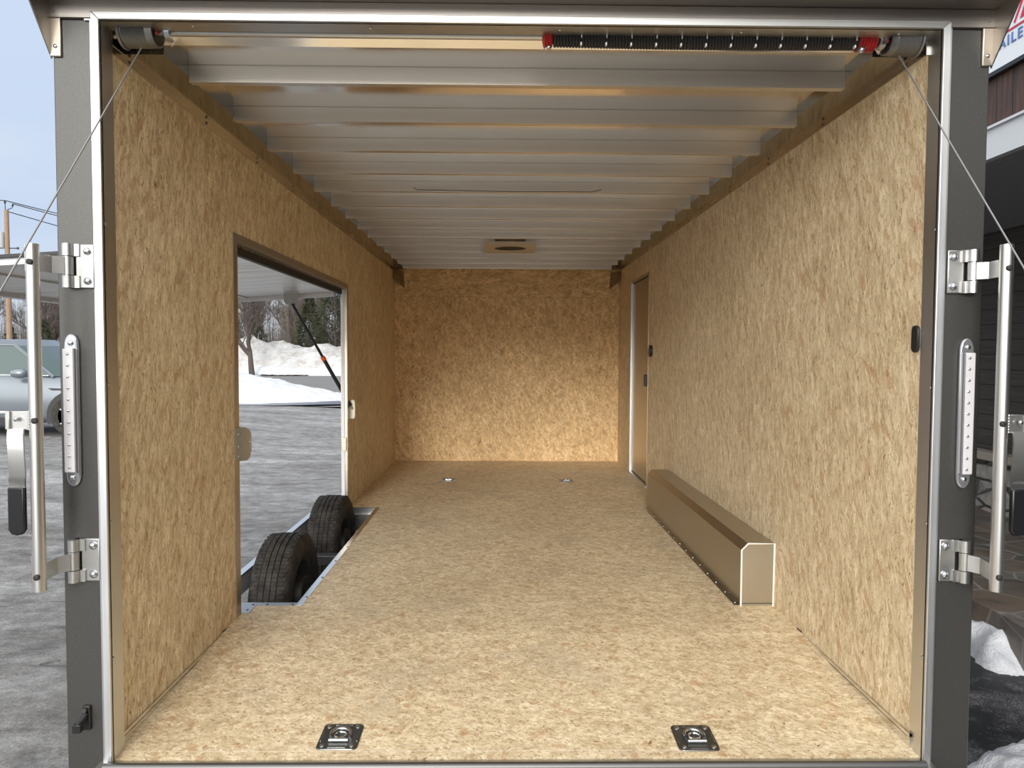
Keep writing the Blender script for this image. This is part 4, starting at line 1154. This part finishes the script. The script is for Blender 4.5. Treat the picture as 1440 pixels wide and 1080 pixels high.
spots = [(0, -16.9, 48.8, 0.80, 0.3, 'broad bare tree standing alone in front of the snow ridge, left in the side opening'),
         (1, -21.5, 62, 1.0, 1.0, 'tall bare tree behind the broad lone tree, at the left edge of the side opening'),
         (2, -18.2, 64, 1.05, 2.0, 'brown bare tree right behind the broad lone tree'),
         (1, -16.2, 66, 1.0, 3.1, 'bare tree left of the far thin utility pole'),
         (2, -20.4, 72, 1.15, 0.7, 'pale bare tree right of the far thin utility pole'),
         (0, -14.6, 68, 1.0, 4.0, 'grey bare tree between the two dark evergreens on the right'),
         (1, -13.6, 61, 0.95, 5.2, 'grey bare tree over the evergreen nearest the gas strut'),
         (2, -40.5, 58, 1.0, 0.4, 'bare tree left of the brown utility pole, over the car roof'),
         (1, -37.6, 60, 0.95, 1.4, 'bare tree right behind the brown utility pole, over the car roof'),
         (0, -35.5, 57, 0.9, 2.6, 'bare tree between the lock bar and the left post, over the car'),
         (2, -39.0, 66, 1.2, 3.6, 'tall bare tree at the back, above the car roof')]
used = set()
for k, x, y, sc, rz, lab in spots:
    if k not in used:
        used.add(k); shift(protos[k], x, y, 0.15, sc, rz); protos[k]['label'] = lab
    else: copy_tree(protos[k], (x, y, 0.15), sc, rz, lab)

def evergreen_mb(seed, H, R0):
    rnd = random.Random(seed); m_ = MB()
    for k in range(2600):
        z = H * (0.06 + 0.94 * rnd.random() ** 1.25); R1 = R0 * (1 - z / H) ** 0.8 + 0.08
        a = rnd.uniform(0, 2 * PI); rr = R1 * (0.35 + 0.65 * rnd.random() ** 0.5) * (0.85 + 0.3 * math.sin(a * 5 + z * 4))
        c = Vector((rr * math.cos(a), rr * math.sin(a), z - 0.25 * rr))
        d = Vector((math.cos(a), math.sin(a), -0.25 + rnd.uniform(-0.3, 0.3))).normalized()
        s_ = Vector((-math.sin(a), math.cos(a), rnd.uniform(-0.3, 0.3))) * rnd.uniform(0.05, 0.10)
        L = rnd.uniform(0.2, 0.42)
        m_.add([c - s_, c + s_, c + d * L + Vector((0, 0, 0.03))], [(0, 1, 2)])
        m_.add([c - Vector((0, 0, 0.05)), c + Vector((0, 0, 0.05)), c + d * L * 0.9 + s_], [(0, 1, 2)])
    return m_
ep = []
for sd, H, R0 in ((5, 7.5, 2.4), (6, 9.0, 3.0)):
    t_ = thing('evergreen_tree', 'evergreen', 'tree', (0, 0, 0), 'evergreens beyond the snow')
    MB().tube([(0, 0, 0), (0, 0, H * 0.9)], [0.14, 0.03], 6).build('trunk', 'bark', t_)
    evergreen_mb(sd, H, R0).build('foliage', 'needle', t_, smooth=False)
    ep.append(t_)
esp = [(0, -19.7, 58, 0.62, 0.0, 'low dark evergreen behind the broad lone bare tree'),
       (0, -15.6, 58.5, 0.85, 1.0, 'brownish-green evergreen just right of the far thin utility pole'),
       (1, -13.3, 57.5, 0.95, 2.0, 'largest dark evergreen, at the right edge of the side opening'),
       (0, -38.6, 57, 0.50, 3.0, 'low evergreen behind the car roof beside the brown pole'),
       (0, -35.2, 56, 0.55, 4.0, 'low evergreen behind the car between the lock bar and the post'),
       (1, -22.4, 60, 0.62, 5.0, 'dark evergreen at the left edge of the side opening')]
used = set()
for k, x, y, sc, rz, lab in esp:
    if k not in used:
        used.add(k); shift(ep[k], x, y, 0.15, sc, rz); ep[k]['label'] = lab
    else: copy_tree(ep[k], (x, y, 0.15), sc, rz, lab)
# undergrowth along the wood's edge
rnd = random.Random(4)
m_ = MB()
for q in range(6500):
    x = rnd.uniform(-44, -10); y = rnd.uniform(59, 70); h = rnd.uniform(2.5, 8.5)
    a = Vector((x, y, 0.1)); b_ = a + Vector((rnd.uniform(-0.8, 0.8), rnd.uniform(-0.5, 0.5), h))
    w = rnd.uniform(0.008, 0.022)
    m_.add([a - Vector((w, 0, 0)), a + Vector((w, 0, 0)), a + Vector((0, w, 0)), b_], [(0, 1, 3), (1, 2, 3), (2, 0, 3)])
    c = a.lerp(b_, rnd.uniform(0.4, 0.8)); d = c + Vector((rnd.uniform(-0.9, 0.9), rnd.uniform(-0.3, 0.3), rnd.uniform(0.2, 1.2)))
    m_.add([c - Vector((0, 0, w)), c + Vector((0, 0, w)), c + Vector((0, w, 0)), d], [(0, 1, 3), (1, 2, 3), (2, 0, 3)])
o = m_.build('undergrowth', 'brush', smooth=False); tag(o, 'bare brown undergrowth along the edge of the wood behind the snow', 'brush', kind='stuff')

# ------------------------------------------------------------------ utility poles and lines
def pole(x, y, H, r, lab):
    t_ = thing('utility_pole', lab, 'utility pole', (x, y, 0.1))
    MB().tube([(x, y, 0.1), (x, y, H)], [r, r * 0.72], 12).build('post', 'pole_wood', t_)
    return t_
P1 = (-23.6, 34.8)
p1 = pole(*P1, E + 6.75, 0.135, 'brown wooden utility pole with a grey transformer behind the car')
tx = P1[0] - 0.36
MB().lathe([(0.05, 0.42), (0.25, 0.40), (0.26, 0.36), (0.26, -0.34), (0.24, -0.36)], (tx, P1[1] - 0.1, E + 5.30), 'z', 24).build('transformer', 'transformer', p1)
mb = MB(); mb.tube([(P1[0] - 0.05, P1[1], E + 6.7), (P1[0] - 0.06, P1[1], E + 7.10)], 0.02, 6)
mb.lathe([(0.03, 0), (0.055, 0.04), (0.03, 0.08), (0.05, 0.11), (0.02, 0.14)], (P1[0] - 0.06, P1[1], E + 7.06), 'z', 10); mb.build('insulator', 'wire', p1)
mb = MB(); mb.tube([(P1[0], P1[1], E + 6.75), (P1[0] + 0.28, P1[1], E + 6.86), (P1[0] + 0.30, P1[1], E + 6.95)], 0.02, 6)
mb.lathe([(0.03, 0), (0.055, 0.04), (0.03, 0.08), (0.02, 0.12)], (P1[0] + 0.30, P1[1], E + 6.93), 'z', 10); mb.build('insulator', 'wire', p1)
for dz in (4.35, 4.65, 4.95):
    mb = MB(); mb.tube([(P1[0] + 0.08, P1[1], E + dz), (P1[0] + 0.5, P1[1], E + dz)], 0.025, 6); mb.lathe([(0.05, -0.05), (0.05, 0.05)], (P1[0] + 0.5, P1[1], E + dz), 'z', 8); mb.build('bracket', 'wire', p1)
P2 = (-21.9, 75.5)
p2 = pole(*P2, E + 7.2, 0.13, 'thin pale utility pole far off among the trees, in the side opening')
def wire(a, b_, sag, lab, r=0.022):
    a = Vector(a); b_ = Vector(b_); pts = []
    for q in range(17):
        t_ = q / 16; p = a.lerp(b_, t_); p.z -= sag * 4 * t_ * (1 - t_); pts.append(p)
    o_ = MB().tube(pts, r, 5).build('power_line', 'wire'); tag(o_, lab, 'power line', 'power lines')
wire((P1[0] - 0.06, P1[1], E + 7.2), (-12, 75, E + 8.0), 0.5, 'top power line running right from the transformer pole')
wire((P1[0] + 0.30, P1[1], E + 7.05), (-12, 73, E + 7.0), 0.5, 'second power line down, running right from the transformer pole')
wire((P1[0], P1[1], E + 6.7), (-12, 71, E + 5.3), 0.5, 'third power line down, running right from the transformer pole')
wire((P1[0] - 0.06, P1[1], E + 7.2), (-34, 24, E + 7.2), 0.5, 'power line running left out of view from the top of the transformer pole')
wire((P1[0] + 0.5, P1[1], E + 4.65), (-21.0, 46, E + 5.2), 1.0, 'low sagging line leaving the pole brackets', 0.03)
wire((P2[0], P2[1], E + 4.6), (-8, 55, E + 3.2), 0.4, 'thin line crossing the side opening high in front of the trees', 0.02)
wire((P2[0], P2[1], E + 1.9), (-8, 50, E + 1.6), 0.3, 'thin line crossing the side opening low in front of the trees', 0.02)

# ------------------------------------------------------------------ parked car
CX, CY, CG = -7.70, 13.9, 0.2      # front axle centre on the near side plane is CY-0.95
car = thing('car', 'silver-blue SUV parked on the lot, cut off by the left edge of the photo', 'car', (CX, CY, CG))
hw = 0.95
def cz_(v): return CG + v
st_ = [(-4.05, 0.62, 0.55, 1.02), (-3.9, 0.86, 0.36, 1.12), (-3.2, 0.95, 0.26, 1.14), (-2.0, 0.95, 0.24, 1.13), (-0.75, 0.95, 0.24, 1.10), (0.0, 0.95, 0.26, 1.06), (0.5, 0.93, 0.30, 1.00), (0.82, 0.80, 0.38, 0.90), (0.98, 0.50, 0.48, 0.74)]
vs = []; fs = []; K = 12
for (x, w, zb_, zt) in st_:
    ring = [(-w * 0.90, zb_), (-w * 0.98, zb_ + 0.12), (-w, zb_ + (zt - zb_) * 0.45), (-w * 0.985, zb_ + (zt - zb_) * 0.78), (-w * 0.93, zt - 0.03), (-w * 0.78, zt + 0.01),
            (w * 0.78, zt + 0.01), (w * 0.93, zt - 0.03), (w * 0.985, zb_ + (zt - zb_) * 0.78), (w, zb_ + (zt - zb_) * 0.45), (w * 0.98, zb_ + 0.12), (w * 0.90, zb_)]
    vs += [(CX + x, CY + p[0], cz_(p[1])) for p in ring]
for q in range(len(st_) - 1):
    for j in range(K): fs.append((q * K + j, q * K + (j + 1) % K, (q + 1) * K + (j + 1) % K, (q + 1) * K + j))
fs += [tuple(range(K)), tuple(range((len(st_) - 1) * K, len(st_) * K))]
MB().add(vs, fs).build('body', 'carpaint', car, angle=60)
def gh(zf_, inset, ext=0.0):
    # greenhouse outline at height fraction 0..1
    xr = -3.75 + 0.55 * zf_; xf = -0.12 - 0.86 * zf_; w = 0.86 - 0.19 * zf_
    return [(xr + ext, -w * 0.93 + inset), (xr + 0.3, -w), (xf - 0.25, -w), (xf, -w * 0.80), (xf + 0.06, 0), (xf, w * 0.80), (xf - 0.25, w), (xr + 0.3, w), (xr + ext, w * 0.93)]
lv = [(0, 1.08), (0.5, 1.38), (0.92, 1.64)]
vs = []; fs = []; K = 9
for f0, z in lv: vs += [(CX + p[0], CY + p[1], cz_(z)) for p in gh(f0, 0)]
for q in range(2):
    for j in range(K): fs.append((q * K + j, q * K + (j + 1) % K, (q + 1) * K + (j + 1) % K, (q + 1) * K + j))
MB().add(vs, fs).build('glass', 'carglass', car, angle=30)
vs = [(CX + p[0], CY + p[1], cz_(1.63)) for p in gh(0.90, 0)] + [(CX + p[0] * 1.0 - 0.03, CY + p[1] * 0.93, cz_(1.71)) for p in gh(1.0, 0)] + [(CX + p[0] * 0.92 - 0.15, CY + p[1] * 0.6, cz_(1.755)) for p in gh(1.0, 0)]
fs = [tuple(range(18, 27))]
for q in range(2):
    for j in range(K): fs.append((q * K + j, q * K + (j + 1) % K, (q + 1) * K + (j + 1) % K, (q + 1) * K + j))
MB().add(vs, fs).build('roof', 'carpaint', car, angle=60)
for s in (-1, 1):
    g0, g1 = gh(0, 0), gh(0.92, 0)
    for idx, r_ in ((2 if s < 0 else 6, 0.030), (1 if s < 0 else 7, 0.05)):
        a = g0[idx]; b_ = g1[idx]
        MB().tube([(CX + a[0], CY + a[1] + s * 0.004, cz_(1.07)), (CX + b_[0], CY + b_[1] + s * 0.004, cz_(1.65))], r_, 6).build('pillar', 'carpaint', car)
    for px in (-1.62, -2.72):
        MB().tube([(CX + px, CY + s * 0.862, cz_(1.08)), (CX + px - 0.12, CY + s * 0.69, cz_(1.64))], 0.035, 6).build('pillar', 'cartrim', car)
    # bright line over the windows, belt moulding
    MB().tube([(CX - 0.45, CY + s * 0.868, cz_(1.10)), (CX - 3.4, CY + s * 0.868, cz_(1.12))], 0.016, 6).build('belt_moulding', 'chrome', car)
    MB().tube([(CX - 0.45, CY + s * 0.862, cz_(1.11)), (CX - 1.17, CY + s * 0.695, cz_(1.645)), (CX - 3.0, CY + s * 0.69, cz_(1.655))], 0.008, 6).build('window_moulding', 'chrome', car)
    # mirror
    m_ = MB().lathe([(0.01, -0.14), (0.07, -0.11), (0.09, -0.02), (0.085, 0.08), (0.05, 0.12), (0.01, 0.13)], (CX - 0.88, CY + s * 1.02, cz_(1.14)), 'x', 14)
    m_.build('mirror', 'carpaint', car)
    MB().box(CX - 0.80, CX - 0.55, CY + s * 0.95 - 0.012, CY + s * 0.95 + 0.012, cz_(0.30), cz_(0.30) + 0.01).build('mirror_stalk', 'cartrim', car)
    # sill, fender slot, wheel arches, wheels
    MB().box(CX - 3.3, CX - 0.55, CY + s * 0.93 - 0.03, CY + s * 0.93 + 0.03, cz_(0.20), cz_(0.34)).build('sill', 'cartrim', car, bevel=0.01)
    MB().prism([(CX - 0.42, cz_(0.875)), (CX - 0.10, cz_(0.865)), (CX - 0.14, cz_(0.84)), (CX - 0.36, cz_(0.84))], 'y', CY + s * 0.945 - 0.012, CY + s * 0.945 + 0.012).build('fender_slot', 'cartrim', car)
    for xw in (0.0, -3.0):
        arch = [(CX + xw + 0.455 * math.cos(a), cz_(0.37 + 0.455 * math.sin(a))) for a in [(-0.3 + (PI + 0.6) * q / 16) for q in range(17)]]
        MB().prism(arch, 'y', CY + s * 0.90 - 0.062, CY + s * 0.90 + 0.062).build('wheel_arch', 'cartrim', car)
        wh = MB().lathe([(0.24, -0.10), (0.34, -0.11), (0.37, -0.08), (0.37, 0.08), (0.34, 0.11), (0.24, 0.10)], (CX + xw, CY + s * 0.88, cz_(0.37)), 'y', 32).build('wheel', 'tyre', car)
        m_ = MB().lathe([(0.001, s * 0.09), (0.06, s * 0.085), (0.05, s * 0.07), (0.24, s * 0.05), (0.26, s * 0.10)], (CX + xw, CY + s * 0.88, cz_(0.37)), 'y', 20)
        for q in range(5):
            a = 2 * PI * q / 5
            m_.tube([(CX + xw + 0.04 * math.cos(a), CY + s * 0.975, cz_(0.37) + 0.04 * math.sin(a)), (CX + xw + 0.23 * math.cos(a), CY + s * 0.985, cz_(0.37) + 0.23 * math.sin(a))], 0.02, 6)
        m_.build('rim', 'alu_cast', wh)
for xd in (-0.62, -1.66):
    MB().box(CX + xd - 0.005, CX + xd + 0.005, CY - 0.952, CY - 0.93, cz_(0.40), cz_(1.05)).build('door_seam', 'cartrim', car, smooth=False)

# ------------------------------------------------------------------ building on the right
BX, WX = 2.94, 4.72
B0, B1 = -12.0, 13.0
bd = thing('building', 'dark-sided shop building with a covered porch and white fascia, right of the trailer', 'building', (3.5, 6, 0))
MB().box(WX, WX + 0.3, B0, B1, 0.0, E + 1.2).build('porch_wall', 'siding', bd, smooth=False)
MB().box(WX - 0.10, WX, B0, B1, 0.0, E - 0.98).build('stone_wainscot', 'field_stone', bd, smooth=False)
MB().box(WX - 0.16, WX, B0, B1, E - 0.98, E - 0.90).build('stone_cap', 'cap_stone', bd, bevel=0.01)
MB().box(BX + 0.02, WX + 0.3, B0, B1, E + 1.20, E + 1.24).build('soffit', 'soffit', bd, smooth=False)
MB().box(BX, BX + 0.05, B0, B1, E + 1.195, E + 1.37).build('fascia', 'fascia', bd, smooth=False)
MB().box(BX - 0.02, BX + 0.05, B0, B1, E + 1.37, E + 1.385).build('drip_edge', 'white_paint', bd, smooth=False)
MB().box(BX + 0.02, WX + 0.3, B0, B1, E + 1.25, E + 2.9).build('upper_wall', 'boards', bd, smooth=False)
sg_ = thing('shop_sign', 'white sign with blue TRAILERS lettering and a red emblem above the porch', 'sign', (BX, 4.1, E + 2.0))
MB().box(BX - 0.015, BX + 0.018, 2.6, 5.4, E + 1.70, E + 2.6).build('board', 'sign_white', sg_, smooth=False)
MB().box(BX - 0.020, BX + 0.018, 2.6, 5.4, E + 1.675, E + 1.70).build('frame', 'black', sg_, smooth=False)
def letters(txt, yl, z, h, mat_, adv):
    """blue capitals reading towards the viewer (decreasing Y)."""
    fd_ = bpy.data.curves.new('lettering', 'FONT'); fd_.body = txt; fd_.size = h / 0.70; fd_.extrude = 0.002
    fd_.space_character = adv; fd_.offset = 0.0012
    tmp = bpy.data.objects.new('lettering_curve', fd_); COL.objects.link(tmp)
    bpy.context.view_layer.update()
    me = bpy.data.meshes.new_from_object(tmp.evaluated_get(bpy.context.evaluated_depsgraph_get()))
    bpy.data.objects.remove(tmp); me.name = 'lettering'; me.materials.clear(); me.materials.append(M[mat_])
    o_ = bpy.data.objects.new('lettering', me); COL.objects.link(o_)
    o_.parent = sg_; o_.matrix_parent_inverse = Matrix.Translation(-sg_.location)
    o_.matrix_world = Matrix(((0, 0, -1, BX - 0.018), (-1, 0, 0, yl), (0, 1, 0, z), (0, 0, 0, 1)))
    return o_
letters('TRAILERS', 4.395, E + 1.806, 0.058, 'sign_blue', 1.28)
X0 = BX - 0.019
def zquad(pts, name, mat_):
    MB().prism(pts, 'x', X0, X0 + 0.003).build(name, mat_, sg_, smooth=False)
zquad([(4.9, E + 1.880), (3.3, E + 1.880), (3.3, E + 1.892), (4.9, E + 1.892)], 'underline', 'sign_red')
zquad([(4.155, E + 1.915), (4.145, E + 1.905), (4.03, E + 2.10), (4.05, E + 2.10)], 'emblem', 'sign_red')
zquad([(4.105, E + 1.915), (3.99, E + 1.915), (3.97, E + 2.10), (4.015, E + 2.10)], 'emblem', 'sign_red')
zquad([(3.93, E + 1.915), (3.83, E + 1.915), (3.93, E + 2.10), (3.97, E + 2.10)], 'emblem', 'sign_red')

pt = MB(); out = []
for q in range(60):
    y = 1.0 + q * 0.2; out.append((2.83 + 0.07 * fbm(0.3, y, 1.3, 2), y))
out += [(WX - 0.1, out[-1][1]), (WX - 0.1, 1.0)]
o = struct(pt.prism(out, 'z', 0.0, 0.25).build('trim_7', 'flagstone', smooth=False))
def snow_patch(name, label, outline_fn, x0, x1, y0, y1, H, nx=56, ny=140):
    vs = []; fs = []
    for j in range(ny + 1):
        for i in range(nx + 1):
            x = x0 + (x1 - x0) * i / nx; y = y0 + (y1 - y0) * j / ny
            k = outline_fn(x + 0.05 * fbm(x, y, 7, 3.3), y + 0.16 * fbm(x, y, 5, 7.7))
            k = max(0.0, min(1.0, k)); k = k * k * (3 - 2 * k)
            z = -0.02 + H * k * (0.85 + 0.6 * fbm(x, y, 2.6, 1.7)) + 0.02 * min(1, k * 8)
            if k > 0.05: z += 0.035 * fbm(x, y, 9, 5.0)
            vs.append((x, y, z))
    for j in range(ny):
        for i in range(nx):
            a = j * (nx + 1) + i; fs.append((a, a + 1, a + nx + 2, a + nx + 1))
    o_ = MB().add(vs, fs).build(name, 'snow', angle=180); tag(o_, label, 'snow'); return o_
snow_patch('snow_pile', 'lumpy white snow along the edge of the stone porch',
           lambda x, y: min((x - (2.64 + 0.30 * fbm(x * 0, y, 1.6, 6) - (0.10 if y > 4.6 else 0))) * 6.0, (y - 3.72 - (2.83 - x) * 0.3) * 3.5, (3.15 - x) * 6), 2.2, 2.86, 3.5, 9.0, 0.20)
snow_patch('snow_pile', 'white snow mound on the black asphalt in the lower right corner',
           lambda x, y: min((x - 1.86 + 0.06 * fbm(x, y, 3, 2)) * 6.0, (3.02 + 0.30 * (x - 2.0) + 0.12 * fbm(x, y, 2.4, 9) - y) * 5.0, (y - 1.6) * 3), 1.7, 3.2, 1.5, 3.8, 0.13)
